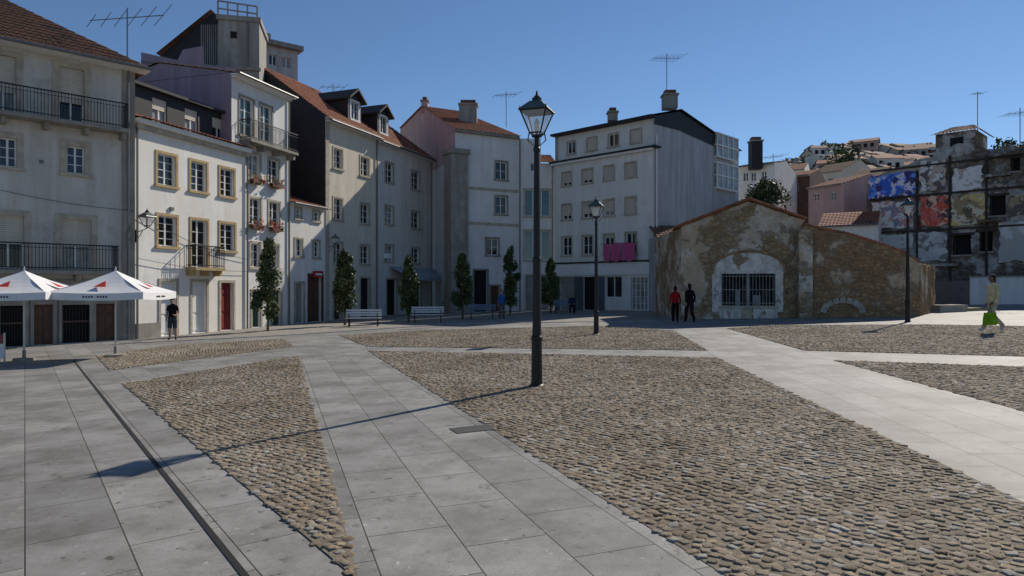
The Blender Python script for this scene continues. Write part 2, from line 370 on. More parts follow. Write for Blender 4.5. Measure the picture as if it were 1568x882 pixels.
# ================= B4
B=Bd('low_townhouse'); F=Fc(At(443,38.85),At(498,42)); zt=F.z(445,308)
rowF(F,B,[(452,461),(479,489)],319,334,456,pl_b2,trim=stone,tw=.1,rows=2)
rowF(F,B,[(452,463),(479,489)],366,392,457,pl_b2,trim=stone,tw=.1,rows=3)
doorrow(B,F,[(452,465)],434,pl_b2,door=steel,trim=stone); doorrow(B,F,[(474,492)],424,pl_b2,door=brown,trim=brown,tw=.2)
wall(B,F,-2,zt,pl_b2); body(B,F,6,zt,pl_b2); gable(B,F,6,zt,.9,tile,None,over=.35)
B.box(F,'shop_sign',fl,F.s(478),F.s(492),.05,.15,F.z(484,425),F.z(484,415)); B.box(F,'shop_sign_lettering',white,F.s(480),F.s(490),.151,.16,F.z(484,421.5),F.z(484,418.5))
B.done()
# ================= B5,B6
def longhouse(name,P0,P1,mat,ze,cols,vr,ground,dormu,left_dark):
    B=Bd(name); F=Fc(P0,P1)
    for (v0,v1) in vr[1]: rowF(F,B,cols,v0,v1,vr[0],mat,trim=stone,tw=.12,rows=3)
    for (uu,v0,dr) in ground: doorrow(B,F,[uu],v0,mat,door=dr,trim=stone)
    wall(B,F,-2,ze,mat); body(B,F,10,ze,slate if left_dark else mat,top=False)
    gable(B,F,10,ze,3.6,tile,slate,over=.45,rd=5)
    B.box(F,'cornice',stone,0,F.L,.002,.3,ze-.35,ze-.1)
    for uc in dormu:
        a=F.s(uc,-1.0); w=.75; n0=-.9; zb=ze+.45; ztp=ze+2.1
        Fd=F.off(n0); win(B,Fd,a-.42,a+.42,zb+.35,ztp-.1,slate,trim=white,tw=.12,rows=2,dep=.1)
        wall(B,Fd,zb-.2,ztp+.02,pl_grey,'dormer_front',a-w,a+w)
        for sx in (a-w,a+w): B.face('dormer_cheek',slate,[Fd.p(sx,0,zb-.4),Fd.p(sx,-2.6,zb+1.4),Fd.p(sx,-2.6,ztp),Fd.p(sx,0,ztp)])
        for sx,e in ((a-w-.25,-1),(a+w+.25,1)):
            B.boxp('dormer_roof',slate,[Fd.p(sx,.35,ztp-.1),Fd.p(a,.35,ztp+.65),Fd.p(a,-3,ztp+.65),Fd.p(sx,-3,ztp-.1),Fd.p(sx,.35,ztp+.03),Fd.p(a,.35,ztp+.8),Fd.p(a,-3,ztp+.8),Fd.p(sx,-3,ztp+.03)])
        B.face('dormer_pediment',slate,[Fd.p(a-w,.02,ztp),Fd.p(a+w,.02,ztp),Fd.p(a,.02,ztp+.6)])
    return B,F
P0=At(498,42); P1=At(662,55)
Ft=Fc(P0,P1); sm=Ft.s(577); Pm=Ft.p(sm,0,0)[:2]
ze=Ft.z(498,176)
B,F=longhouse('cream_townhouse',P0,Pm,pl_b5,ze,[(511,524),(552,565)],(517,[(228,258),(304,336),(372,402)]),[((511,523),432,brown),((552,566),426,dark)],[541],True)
B.box(F,'corner_pilaster',stone,0,.35,.002,.05,-2,ze-.36); pipe(B,F,576,ze); B.done()
ze6=Ft.z(578,210)
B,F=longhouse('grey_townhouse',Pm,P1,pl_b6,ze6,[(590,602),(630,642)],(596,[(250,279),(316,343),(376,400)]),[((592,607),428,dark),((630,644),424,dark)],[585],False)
a,b=F.s(596),F.s(662); zA=F.z(600,408)
aw=M('awning_cloth',(.35,.42,.48),.8,.15,2,0)
B.face('awning',aw,[F.p(a,.05,zA),F.p(b,.05,zA),F.p(b,1.5,zA-.7),F.p(a,1.5,zA-.7)]); B.face('awning',aw,[F.p(a,1.5,zA-.7),F.p(b,1.5,zA-.7),F.p(b,1.5,zA-1),F.p(a,1.5,zA-1)])
B.box(F,'ac_unit',white,F.s(586),F.s(592),.05,.4,F.z(589,396),F.z(589,388))
pipe(B,F,660,ze6); B.done()
# ================= B8
B=Bd('corner_house'); F=Fc(At(697,50),At(793,52.5)); zt=F.z(697,196)
rowF(F,B,[(759,776)],248,275,767,pl_b8,trim=stoneg,rows=2,gl=glassm); rowF(F,B,[(759,776)],301,328,767,pl_b8,trim=stoneg,rows=2,gl=glassm); rowF(F,B,[(745,763)],366,391,767,pl_b8,trim=stoneg,rows=2,gl=glassm)
doorrow(B,F,[(726,746)],414,pl_b8,door=dark,trim=stoneg); doorrow(B,F,[(751,765)],438,pl_b8,door=brown,trim=stoneg)
wall(B,F,-2,zt,pl_b8)
Q0=At(697,50); Q1=At(613,66); Fs=Fc(Q1,Q0); L=Fs.L
zb=Fs.z(615,196)
for (u,v0,v1) in ((632,180,192),(655,203,222)): rowF(Fs,B,[(u-4,u+4)],v0,v1,u,pl_pink,trim=None,rows=1)
zmin=min(zt,zb); zs_=11.2
wall(B,Fs,zs_,zmin,pl_pink,'side_wall'); wall(B,Fs,-2,zs_,pl_b8,'side_wall_lower')
am=Fs.s(648); zk=Fs.z(648,163)
B.face('side_gable',pl_pink,[Fs.p(0,0,zmin),Fs.p(L,0,zmin),Fs.p(L,0,zt),Fs.p(am,0,zk),Fs.p(0,0,zb)])
ap=Vector(Fs.p(am,0,zk)); d3=Vector((F.d.x,F.d.y,0)); e0=Vector(F.p(-.2,.4,zt-.15)); e1=Vector(F.p(F.L+.1,.4,zt-.15))
tiles(B,tile,e0,e1,ap+d3*(F.L-2.0),ap-d3*.2)
bk=Vector(Fs.p(0,0,zb)); tiles(B,tile,bk+d3*6,bk-d3*.2,ap-d3*.2,ap+d3*(F.L-2))
for vv in (290,343): z=F.z(750,vv); B.box(F,'stone_band',stone,F.s(714),F.L,.002,.06,z-.1,z+.1)
B.box(F,'cornice',stoneg,-.1,F.L,.002,.3,zt-.3,zt-.08)
pz=Zv(234,49.5); a0,a1=F.s(688),F.s(714)
B.box(F,'corner_pier',stoneg,a0,a1,-1,.35,-1.5,pz); B.box(F,'pier_capital',stoneg,a0-.12,a1+.12,-1.1,.5,pz,pz+.35); B.box(F,'pier_base',stoneg,a0-.08,a1+.08,-1.1,.45,-1.5,.8)
B.done()
chim('chimney',703,730,160,196,54,1.0,pl_grey); chim('chimney',645,655,155,172,58,.6,pl_pink)
# B9
B=Bd('narrow_glazed_house'); F=Fc(At(793,52.5),At(852,52.6)); zt=F.z(800,212)
rowF(F,B,[(803,842)],290,331,820,pl_b8,trim=stone,tw=.1,rows=1,cols=3,gl=glassg); rowF(F,B,[(803,842)],353,398,820,pl_b8,trim=stone,tw=.1,rows=1,cols=3,gl=glassg)
doorrow(B,F,[(806,838)],422,pl_b8,door=steel,trim=stone)
rowF(F,B,[(812,824)],240,262,820,pl_b8,trim=None,rows=2)
zl=F.z(830,250)
wall(B,F,-2,zl,pl_b8); 
B.box(F,'upper_wall',pl_b8,0,F.s(828),-3,-.02,zl,zt); body(B,F,9,zl,pl_b8,top=False)
tiles(B,tile,F.p(F.s(828),.3,zl-.05),F.p(F.L,.3,zl-.05),F.p(F.L,-5,zl+1.6),F.p(F.s(828),-5,zl+1.6)); pipe(B,F,796,zt); B.done()
# ================= B10
B=Bd('white_apartment_block'); Pa=At(850,52); Pb=At(1001,46); F=Fc(Pa,Pb); zt=13.25; zc=11.15
cs=[(861,875),(892,907),(925,940),(958,974)]
random.seed(3)
for (v0,v1,bl) in ((264,284,.8),(313,336,.75),(363,391,0.2)):
    z1=F.z(868,v0); z0=F.z(868,v1)
    for a,b in cs:
        win(B,F,F.s(a),F.s(b),z0,z1,pl_b10,trim=stone,tw=.1,rows=2,bl=random.choice([bl,bl,.99 if bl>.5 else .0]))
doorrow(B,F,[(857,880)],424,pl_b10,door=steel,trim=None); doorrow(B,F,[(893,914)],424,pl_b10,door=dark,trim=None)
win(B,F,F.s(927),F.s(952),F.gnd(5)+.9,F.z(868,424),pl_b10,trim=None,rows=1,cols=2,gl=glassm)
doorrow(B,F,[(966,992)],424,pl_b10,trim=white,tw=.08,rows=5,cols=4)
wall(B,F,-2,zc,pl_b10)
Fa=F.off(-.35)
for i,(a,b) in enumerate(((869,881),(899,914),(932,947),(966,982))):
    z1=Fa.z(875,217); z0=Fa.z(875,235); win(B,Fa,Fa.s(a),Fa.s(b),z0,z1,pl_b10,trim=stone,tw=.08,rows=1,bl=.99 if i in (1,3) else 0,dep=.12)
wall(B,Fa,zc,zt,pl_b10,'attic_walls')
B.box(F,'ledge',slate,-.3,F.L+.35,-.4,.4,zc,zc+.12); B.box(F,'ledge_fascia',white,-.2,F.L+.0,.002,.3,zc-.15,zc-.003)
B.box(F,'roof_edge',slate,-.3,F.L,-1,.25,zt,zt+.15)
B.box(F,'shop_band',white,0,F.L,.002,.12,F.z(868,422),F.z(868,405)); B.box(F,'band_line',slate,0,F.L,.002,.2,F.z(868,404),F.z(868,404)+.1)
tq=M('shop_front_teal',(.08,.11,.13),.6,.2,2,0)
B.box(F,'base_course',tq,0,F.s(857),.002,.05,-1,F.z(868,424)); B.box(F,'base_course',tq,F.s(880),F.s(893),.002,.05,-1,F.z(868,424)); B.box(F,'base_course',tq,F.s(914),F.s(926),.002,.05,-1,F.z(868,424))
k=1.44; Pc=(Pb[0]+6*k,Pb[1]+6.2*k); Fs=Fc(Pb,Pc); L=Fs.L
gb=Fs.s(1094),min(Fs.s(1126),L-.15)
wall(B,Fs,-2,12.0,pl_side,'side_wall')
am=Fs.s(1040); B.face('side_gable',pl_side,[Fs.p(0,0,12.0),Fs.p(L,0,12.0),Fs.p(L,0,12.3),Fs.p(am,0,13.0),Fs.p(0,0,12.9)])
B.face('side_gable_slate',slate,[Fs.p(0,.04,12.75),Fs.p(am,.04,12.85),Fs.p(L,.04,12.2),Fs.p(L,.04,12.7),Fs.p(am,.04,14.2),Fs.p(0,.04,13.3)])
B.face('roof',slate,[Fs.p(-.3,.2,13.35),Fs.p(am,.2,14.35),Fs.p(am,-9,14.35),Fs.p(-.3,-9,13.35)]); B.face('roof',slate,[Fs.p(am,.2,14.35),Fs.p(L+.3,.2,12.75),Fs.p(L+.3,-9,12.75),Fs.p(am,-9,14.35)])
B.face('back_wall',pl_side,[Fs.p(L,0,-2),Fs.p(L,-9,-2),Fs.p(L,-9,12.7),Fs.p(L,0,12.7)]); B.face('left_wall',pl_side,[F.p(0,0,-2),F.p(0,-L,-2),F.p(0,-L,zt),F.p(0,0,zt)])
for (v0,v1) in ((208,245),(252,292)):
    z1=Fs.z(1110,v0); z0=Fs.z(1110,v1)
    B.box(Fs,'glazed_balcony_glass',glassc,gb[0],gb[1],.02,.2,z0+.1,z1-.1)
    for zz_ in (z0,z1-.1,(z0+z1)/2-.04): B.box(Fs,'glazed_balcony_frame',white,gb[0]-.05,gb[1]+.05,.01,.28,zz_,zz_+.1)
    for i in range(5):
        a=gb[0]+(gb[1]-gb[0])*i/4; B.box(Fs,'glazed_balcony_frame',white,a-.04,a+.04,.19,.26,z0+.1,z1-.1)
pipe(B,F,847,zc); pipe(B,Fs,1004,12,white)
pk=M('laundry_pink',(.55,.10,.24),.9,.2,6,.2,8)
for a,b in ((930,940),(941,955),(957,978)):
    z1=F.z(950,373); z0=F.z(950,400)
    n=8; s0,s1=F.s(a),F.s(b)
    for i in range(n):
        x0=s0+(s1-s0)*i/n; x1=s0+(s1-s0)*(i+1)/n; w=lambda i:.45+.05*math.sin(i*1.7)
        B.face('laundry',pk,[F.p(x0,w(i),z0+.1*math.sin(i)),F.p(x1,w(i+1),z0+.1*math.sin(i+1)),F.p(x1,.45,z1),F.p(x0,.45,z1)])
B.tube('clothes_line',iron,[F.p(F.s(925),.45,F.z(950,373)),F.p(F.s(985),.45,F.z(950,373))],.015,4)
B.done()
chim('chimney',1017,1038,145,165,50,.9,pl_grey); chim('chimney',932,946,172,184,52,.7,stoneg)
chim('chimney',1151,1168,216,258,60,.9,slate)
B=Bd('ochre_house'); F=Fc(At(1004,44),At(1060,44)); z1=Zv(362,44); rowF(F,B,[(1020,1030)],375,392,1025,pl_ochre,rows=2)
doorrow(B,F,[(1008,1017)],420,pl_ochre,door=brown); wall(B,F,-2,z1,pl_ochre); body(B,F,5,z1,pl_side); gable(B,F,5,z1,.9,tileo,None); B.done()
# ================= background houses
def house(name,u0,u1,t0,t1,v,mat,roofh=1.4,dep=8,wins=(),rm=tile,z0=-2):
    B=Bd(name); F=Fc(At(u0,t0),At(u1,t1)); z1=F.z(u0,v)
    for (a,b,c,d) in wins: rowF(F,B,[(a,b)],c,d,(a+b)/2,mat,trim=None,rows=2,dep=.12)
    wall(B,F,z0,z1,mat); body(B,F,dep,z1,mat,z0=z0)
    if roofh>0: gable(B,F,dep,z1,roofh,rm,mat)
    return B.done()
rose=P_('plaster_rose',(.62,.42,.40)); bbr=M('brick_brown',(.15,.09,.06),.9,.4,2,.4,12,grime=.5)
house('white_house',1126,1186,62,60,256,pl_b10,.8,8,((1138,1146,264,278),(1150,1158,264,278),(1166,1174,262,275)),tileo)
house('brown_house',1184,1240,68,66,272,bbr,1.0,8,((1195,1203,280,293),(1215,1223,280,293),(1195,1203,302,316)))
house('pink_house',1238,1292,60,57,288,rose,1.0,7,((1246,1254,296,308),(1272,1280,294,307)))
house('white_cottage',1252,1345,50,48,345,pl_b2,1.1,6,((1265,1273,352,364),))
house('white_gable_house',1292,1338,64,62,296,pl_b2,1.2,7,((1305,1312,303,315),(1322,1329,303,315)))
house('grey_house',1296,1345,95,92,276,pl_grey,2,10,((1305,1313,282,292),(1325,1333,282,292)),tileo)
house('cream_hill_house',1236,1290,110,105,268,pl_b5,2,10,((1246,1254,273,283),(1268,1276,273,283)),tileo)
house('white_hill_house',1185,1232,100,98,262,pl_b2,1.6,10,((1193,1200,266,275),(1212,1219,266,275)))
# ================= hill + town
def hillz(x,y):
    a=min(max((y-75)/230,0),1); a=a*a*(3-2*a); r=x/max(y,1)
    b=min(max((r-.12)/.36,0),1); b=b*b*(3-2*b)
    return -3+ (56*b*a+ a*3*noise.noise(Vector((x*.02,y*.02,0)))*b*2)*(1 if y<330 else max(0,1-(y-330)/500))
V=[];Fs_=[];nx,ny=60,50
for j in range(ny+1):
    for i in range(nx+1):
        x=-50+600*i/nx; y=72+650*j/ny; V.append((x,y,hillz(x,y)))
for j in range(ny):
    for i in range(nx): a=j*(nx+1)+i; Fs_.append((a,a+1,a+nx+2,a+nx+1))
me=bpy.data.meshes.new('hill'); me.from_pydata(V,[],Fs_); me.materials.append(M('hill_scrub',(.07,.085,.04),.95,.5,.15,.5,1)); o=bpy.data.objects.new('hill',me); scene.collection.objects.link(o)
B=Bd('hillside_houses'); random.seed(11)
hm=[M('town_white',(.66,.65,.61),.9,.25,.2,0),M('town_cream',(.56,.49,.38),.9,.2,.2,0),M('town_pink',(.48,.33,.28),.9,.2,.2,0),M('town_grey',(.32,.32,.31),.9,.2,.2,0)]
for k in range(900):
    y=random.uniform(120,345); x=y*random.uniform(.34,.95); z=hillz(x,y); w=random.uniform(5,10); h=random.uniform(4,8.5)
    ang=random.uniform(-.6,.6); F=Fc((x,y),(x+w*math.cos(ang),y+w*math.sin(ang))); m=random.choice([hm[0],hm[0],hm[1],hm[2],hm[3]])
    B.box(F,'walls',m,0,w,-7,0,z-6,z+h)
    rt=random.choice([tile,tileo,tileo])
    if random.random()<.8:
        B.face('roofs',rt,[F.p(-.4,.4,z+h),F.p(w+.4,.4,z+h),F.p(w+.4,-3.5,z+h+1.7),F.p(-.4,-3.5,z+h+1.7)]); B.face('roofs',rt,[F.p(-.4,-7.4,z+h),F.p(w+.4,-7.4,z+h),F.p(w+.4,-3.5,z+h+1.7),F.p(-.4,-3.5,z+h+1.7)])
        for e in (0,w): B.face('gables',m,[F.p(e,0,z+h),F.p(e,-7,z+h),F.p(e,-3.5,z+h+1.6)])
    for c in range(int(w/2.3)):
        for q in range(int(h/3)+1):
            B.box(F,'windows',dark,.7+c*2.3,1.9+c*2.3,-.1,.04,z+h-2.3-q*2.9,z+h-.8-q*2.9)
B.done()
# ================= ragged walls
def ragged(B,F,s0,s1,top,holes,mat,part,ds=.22,amp=.05,z0=-1.0,zmax=6,dz=.25,n=0,rag=.06):
    S=sorted(set([round(x,3) for x in list(np.arange(s0,s1,ds))+[s1]+[h for q in holes for h in q[:2]]]))
    Z=sorted(set([round(x,3) for x in list(np.arange(z0,zmax,dz))+[zmax]+[h for q in holes for h in q[2:]]]))
    tp=lambda s:top(s)+rag*noise.noise(Vector((s*2.1,3.3,0)))*2
    def P(s,z):
        z=min(z,tp(s)); return F.p(s,n+amp*noise.noise(Vector((s*1.3,z*1.3,F.L)))+amp*.5*noise.noise(Vector((s*4,z*4,1))),z)
    for i in range(len(S)-1):
        for j in range(len(Z)-1):
            a,b,c,d=S[i],S[i+1],Z[j],Z[j+1]
            if c>=max(tp(a),tp(b)): continue
            if any(h[0]-.001<(a+b)/2<h[1]+.001 and h[2]<(c+d)/2<h[3] for h in holes): continue
            B.face(part,mat,[P(a,c),P(b,c),P(b,d),P(a,d)])
    for i in range(len(S)-1):
        a,b=S[i],S[i+1]; B.face(part,mat,[P(a,99),P(b,99),F.p(b,n-.5,tp(b)),F.p(a,n-.5,tp(a))])
    B.face(part,mat,[F.p(s0,n-.5,z0),F.p(s1,n-.5,z0)]+[F.p(s,n-.5,tp(s)) for s in reversed(S)])
B=Bd('stone_ruin_house'); F=Fc(At(1043,33.6),At(1232,32.4)); L=F.L
zl=F.z(1043,347); za=F.z(1146,308); zr=F.z(1232,337); sa=F.s(1146)
top=lambda s: zl+(za-zl)*s/sa if s<sa else za+(zr-za)*(s-sa)/(L-sa)
hs0,hs1=F.s(1105),F.s(1187); hz0=F.z(1146,468); hz1=F.z(1146,419)
ragged(B,F,0,L,top,[(hs0,hs1,hz0,hz1)],rub1,'walls',rag=.02)
for q in ([(hs0,0,hz0),(hs0,-.4,hz0),(hs0,-.4,hz1),(hs0,0,hz1)],[(hs1,0,hz0),(hs1,-.4,hz0),(hs1,-.4,hz1),(hs1,0,hz1)],[(hs0,0,hz1),(hs0,-.4,hz1),(hs1,-.4,hz1),(hs1,0,hz1)],[(hs0,0.03,hz0),(hs0,-.4,hz0),(hs1,-.4,hz0),(hs1,0.03,hz0)]):
    B.face('opening_reveal',stoneg,[F.p(*x) for x in q])
B.face('opening_dark',dark,[F.p(hs0,-.4,hz0),F.p(hs1,-.4,hz0),F.p(hs1,-.4,hz1),F.p(hs0,-.4,hz1)])
barm=M('gate_bar_paint',(.35,.36,.36),.5,.4,4,0)
for i in range(16):
    a=hs0+(hs1-hs0)*(i+.5)/16; B.tube('window_bars',barm,[F.p(a,-.12,hz0),F.p(a,-.12,hz1)],.014,5)
for zz_ in (hz0+.12,(hz0+hz1)/2,hz1-.12): B.box(F,'window_bars',barm,hs0,hs1,-.15,-.13,zz_-.015,zz_+.015)
B.box(F,'gate_post',barm,(hs0+hs1)/2-.04,(hs0+hs1)/2+.04,-.15,-.09,hz0,hz1)
for i in range(5):
    a=hs0+(hs1-hs0)*(.1+.17*i); B.box(F,'boards_behind',[timber,steel,brown,pl_grey,timber][i],a,a+.18+.05*i,-.38,-.3,hz0,hz0+.5+.25*(i%3))
arch=rubble('arch_plaster',(.72,.68,.61),(.4,.31,.21),(.3,.23,.16),.40,.9)
sc=(hs0+hs1)/2; ra=(F.s(1200)-F.s(1093))/2; rise=F.z(1146,387)-hz1
N=20; pts=[]
for i in range(N+1):
    t=math.pi*i/N; pts.append((sc-ra*math.cos(t)*1.0, hz1+rise*math.sin(t)**.8+.0))
for i in range(N):
    B.face('arch_plaster',arch,[F.p(pts[i][0],.075,hz1),F.p(pts[i+1][0],.075,hz1),F.p(pts[i+1][0],.075,pts[i+1][1]),F.p(pts[i][0],.075,pts[i][1])])
    B.face('arch_plaster',arch,[F.p(pts[i][0],.075,pts[i][1]),F.p(pts[i+1][0],.075,pts[i+1][1]),F.p(pts[i+1][0],-.05,pts[i+1][1]),F.p(pts[i][0],-.05,pts[i][1])])
for i in range(N):
    q0,q1=pts[i],pts[i+1]; o=.13
    def ex(p): 
        v=Vector((p[0]-sc,(p[1]-hz1+.3))); v.normalize(); return (p[0]+v.x*o,p[1]+v.y*o)
    e0,e1=ex(q0),ex(q1)
    q0=(q0[0],q0[1]+.0); B.boxp('arch_stones',rub2,[F.p(q0[0],.10,q0[1]),F.p(q1[0],.10,q1[1]),F.p(e1[0],.10,e1[1]),F.p(e0[0],.10,e0[1]),F.p(q0[0],-.05,q0[1]),F.p(q1[0],-.05,q1[1]),F.p(e1[0],-.05,e1[1]),F.p(e0[0],-.05,e0[1])])
B.box(F,'sill',stone,hs0-.15,hs1+.15,-.3,.12,hz0-.14,hz0-.003)
for (a,b) in ((hs0-.45,hs0-.002),(hs1+.002,hs1+.35)): B.box(F,'jamb_plaster',arch,a,b,-.05,.07,hz0-.3,hz1-.003)
for (a,b) in ((hs0-.1,hs0+.9),(hs1-1.0,hs1+.1)): B.box(F,'lower_blocks',arch,a,b,-.05,.08,.28,hz0-.145)
B.box(F,'door_outline',timber,(hs0+hs1)/2-.5,(hs0+hs1)/2-.44,0,.065,.3,hz0-.15); B.box(F,'door_outline',timber,(hs0+hs1)/2+.44,(hs0+hs1)/2+.5,0,.065,.3,hz0-.15)
rg=random.Random(8)
for (a0_,z0_,mt) in ((hs0-1.2,1.05,iron),(hs0-.75,.75,red),(hs0-.4,1.25,iron),(hs1+.25,1.15,iron),(hs1+.5,1.6,iron),(hs0+.4,.62,fl)):
    pp=[]; x_,y_=a0_,z0_
    for i in range(9): pp.append(F.p(x_,.085,y_)); x_+=rg.uniform(-.10,.14); y_+=rg.uniform(-.17,.17)
    B.tube('graffiti_tag',mt,pp,.014,4)
Fl=Fc(At(1003,41),At(1043,33.6)); ragged(B,Fl,0,Fl.L,lambda s:zl-.05,[],rub1,'side_wall',rag=.0)
ap=Vector(F.p(sa,.12,za+.1)); back=Vector((F.p(sa,-8,0)[0],F.p(sa,-8,0)[1],za+.1))
el=Vector(F.p(-.35,.12,zl-.06)); er=Vector(F.p(L+.1,.12,zr+.03))
bv=back-ap
tiles(B,tile,el+bv,el,ap,back); tiles(B,tile,er,er+bv,back,ap)
B.tube('ridge_tiles',tile,[ap,back],.12,8)
for A_,B_ in ((el,ap),(ap,er)):
    k=16
    for i in range(k):
        p=A_.lerp(B_,i/k); q=A_.lerp(B_,(i+1.05)/k); B.tube('verge_tiles',tile,[p+Vector((0,-.04,0)),q+Vector((0,-.04,.01))],[.08,.065],6)
B.face('back',rub1,[F.p(0,-8,-1),F.p(L,-8,-1),F.p(L,-8,zr),F.p(sa,-8,za),F.p(0,-8,zl)])
B.face('right_side',rub1,[F.p(L,0,-1),F.p(L,-8,-1),F.p(L,-8,zr),F.p(L,0,zr)])
Fw=Fc(At(1230,32.0),At(1409,31.2)); pf=[(1225,343),(1250,350),(1300,360),(1345,374),(1385,388),(1409,404)]
ps=[(Fw.s(u),Fw.z(u,v)) for u,v in pf]
def topw(s):
    return float(np.interp(s,[p[0] for p in ps],[p[1] for p in ps]))
ragged(B,Fw,0,Fw.L,topw,[],rub2,'wing_walls',amp=.10,rag=.05)
B.box(Fw,'buttress',rub1,-.22,.38,-.3,.16,-1,Fw.z(1235,352))
k=26
for i in range(k):
    a=Fw.L*i/k; b=Fw.L*(i+1.05)/k
    B.tube('coping_tiles',tile,[Fw.p(a,-.1,topw(a)+.07),Fw.p(b,-.1,topw(b)+.05)],[.10,.085],6)
Fe=Fc(Fw.p(Fw.L,0,0)[:2],At(1432,35)); ze_=Fw.z(1409,404)
ragged(B,Fe,0,Fe.L,lambda s:ze_,[],rub2,'wing_end',amp=.06)
for i in range(9):
    t=math.pi*(i+.5)/9; c=(Fw.s(1290)-math.cos(t)*.85, Fw.z(1290,478)+math.sin(t)*.55)
    u_=Vector((-math.cos(t),math.sin(t))); v_=Vector((u_.y,-u_.x))
    cc=[(c[0]+u_.x*e*.13+v_.x*g_*.12,c[1]+u_.y*e*.13+v_.y*g_*.12) for e,g_ in ((-1,-1),(1,-1),(1,1),(-1,1))]
    B.boxp('relieving_arch',stone,[Fw.p(x,.09,z) for x,z in cc]+[Fw.p(x,-.1,z) for x,z in cc])
tiles(B,tileo,Fw.p(0,-.5,topw(.2)),Fw.p(Fw.L,-.5,ze_),Fw.p(Fw.L,-5,ze_+.2),Fw.p(0,-5,topw(.2)+.3))
B.done()
# graffiti ruin
B=Bd('graffiti_ruin_building'); F=Fc(At(1327,52),At(1568,45),ext1=9)
pf=[(1325,282),(1345,266),(1400,250),(1430,240),(1434,226),(1492,224),(1496,228),(1530,224),(1568,222),(1800,215)]
ps2=[(F.s(u),F.z(u,v)) for u,v in pf]; topg=lambda s: float(np.interp(s,[p[0] for p in ps2],[p[1] for p in ps2]))
def hp(u0,v0,u1,v1): uc=(u0+u1)/2; return (F.s(u0),F.s(u1),F.z(uc,v1),F.z(uc,v0))
hs=[hp(1459,360,1487,390),hp(1515,300,1540,330),hp(1548,242,1562,262),hp(1352,388,1366,412),hp(1500,355,1520,385)]
ragged(B,F,0,F.L,topg,hs,rub3,'walls',ds=.4,dz=.4,amp=.12,zmax=14,rag=.3)
for h in hs:
    B.face('openings',dark,[F.p(h[0],-.4,h[2]),F.p(h[1],-.4,h[2]),F.p(h[1],-.4,h[3]),F.p(h[0],-.4,h[3])])
    B.box(F,'lintels',timber,h[0]-.2,h[1]+.2,-.2,.13,h[3],h[3]+.16); B.box(F,'broken_frames',timber,h[0]+.02,h[0]+.1,-.3,-.2,h[2],h[3]); B.box(F,'sills',stoneg,h[0]-.1,h[1]+.1,-.2,.15,h[2]-.12,h[2])
def mural(name,cols,sc):
    m,nt,b=newmat(name); c=cols[0]
    for i,cc in enumerate(cols[1:]):
        c=mixc(nt,c,cc,ramp(nt,tex(nt,sc*(1+.4*i),3,.6,(1,1,1),(i,i*.7,i*1.3)),.50+.02*i,.53+.02*i))
    c=mixc(nt,c,(.35,.33,.30),ramp(nt,tex(nt,2.5,7,.75),.58,.63))
    nt.links.new(c,b.inputs['Base Color']); b.inputs['Roughness'].default_value=.9; return m
mm=[((1330,266,1402,302),mural('mural_blue',[(.05,.13,.60),(.14,.32,.85),(.75,.7,.8),(.06,.05,.18)],.9)),
((1336,308,1400,350),mural('mural_pale',[(.72,.62,.58),(.65,.25,.20),(.75,.72,.66),(.3,.25,.3)],1.1)),
((1409,246,1448,293),mural('mural_face',[(.70,.70,.66),(.14,.12,.11),(.55,.42,.35)],1.2)),
((1411,300,1453,346),mural('mural_red',[(.60,.10,.06),(.75,.50,.35),(.7,.15,.12),(.12,.06,.06)],1.3)),
((1459,256,1506,291),mural('mural_white',[(.75,.72,.68),(.5,.42,.38),(.78,.75,.72)],1.0)),
((1456,298,1512,344),mural('mural_yellow',[(.62,.46,.18),(.35,.25,.14),(.68,.58,.42),(.15,.12,.08)],.9)),
((1346,358,1400,380),mural('mural_plaster',[(.6,.6,.58),(.35,.34,.32)],.9)),
((1404,356,1452,400),mural('mural_plaster2',[(.5,.5,.49),(.22,.21,.19),(.6,.6,.57)],1.2)),
((1530,338,1620,400),mural('render_patch',[(.6,.6,.58),(.42,.42,.40)],.5)),
((1517,270,1545,294),mural('mural_brown',[(.28,.22,.16),(.10,.09,.08),(.4,.33,.25)],1.0)),
((1546,298,1600,330),mural('mural_far',[(.34,.26,.16),(.12,.10,.08),(.45,.40,.33)],1.0))]
for (q,m) in mm:
    a,b,c,d=hp(*q); random.seed(int(q[0]))
    pts=[]
    K=7
    for i in range(K): pts.append((a+(b-a)*i/K,c+random.uniform(-.08,.12)))
    for i in range(K): pts.append((b+random.uniform(-.12,.08),c+(d-c)*i/K))
    for i in range(K): pts.append((b-(b-a)*i/K,d+random.uniform(-.12,.08)))
    for i in range(K): pts.append((a+random.uniform(-.08,.12),d-(d-c)*i/K))
    V_=[F.p(s,.14,z) for s,z in pts]; W_=[F.p(s,-.05,z) for s,z in pts]
    B.face('mural_'+m.name,m,V_)
    for i in range(len(pts)): j=(i+1)%len(pts); B.face('mural_'+m.name,m,[V_[i],V_[j],W_[j],W_[i]])
for vv in (250,296,351): 
    z=F.z(1450,vv); B.box(F,'floor_beam',timber,.3,F.L-2,-.1,.16,z-.06,z+.07)
for uu in (1405,1455,1511): B.box(F,'timber_post',timber,F.s(uu)-.07,F.s(uu)+.07,-.1,.155,0,topg(F.s(uu))-.6)
for uu,vv in ((1530,268),(1523,337),(1450,405),(1545,236),(1380,404)): a=F.s(uu); z=F.z(uu,vv); B.box(F,'ledge_fragment',rub3,a-.9,a+.7,0,.5,z-.12,z+.06)
a,b=F.s(1432),F.s(1493); z1=F.z(1460,202); B.box(F,'roof_room',rub3,a,b,-3.5,-.1,6,z1)
B.box(F,'roof_room_window',dark,a+.9,a+1.7,-.12,-.06,z1-1.0,z1-.4)
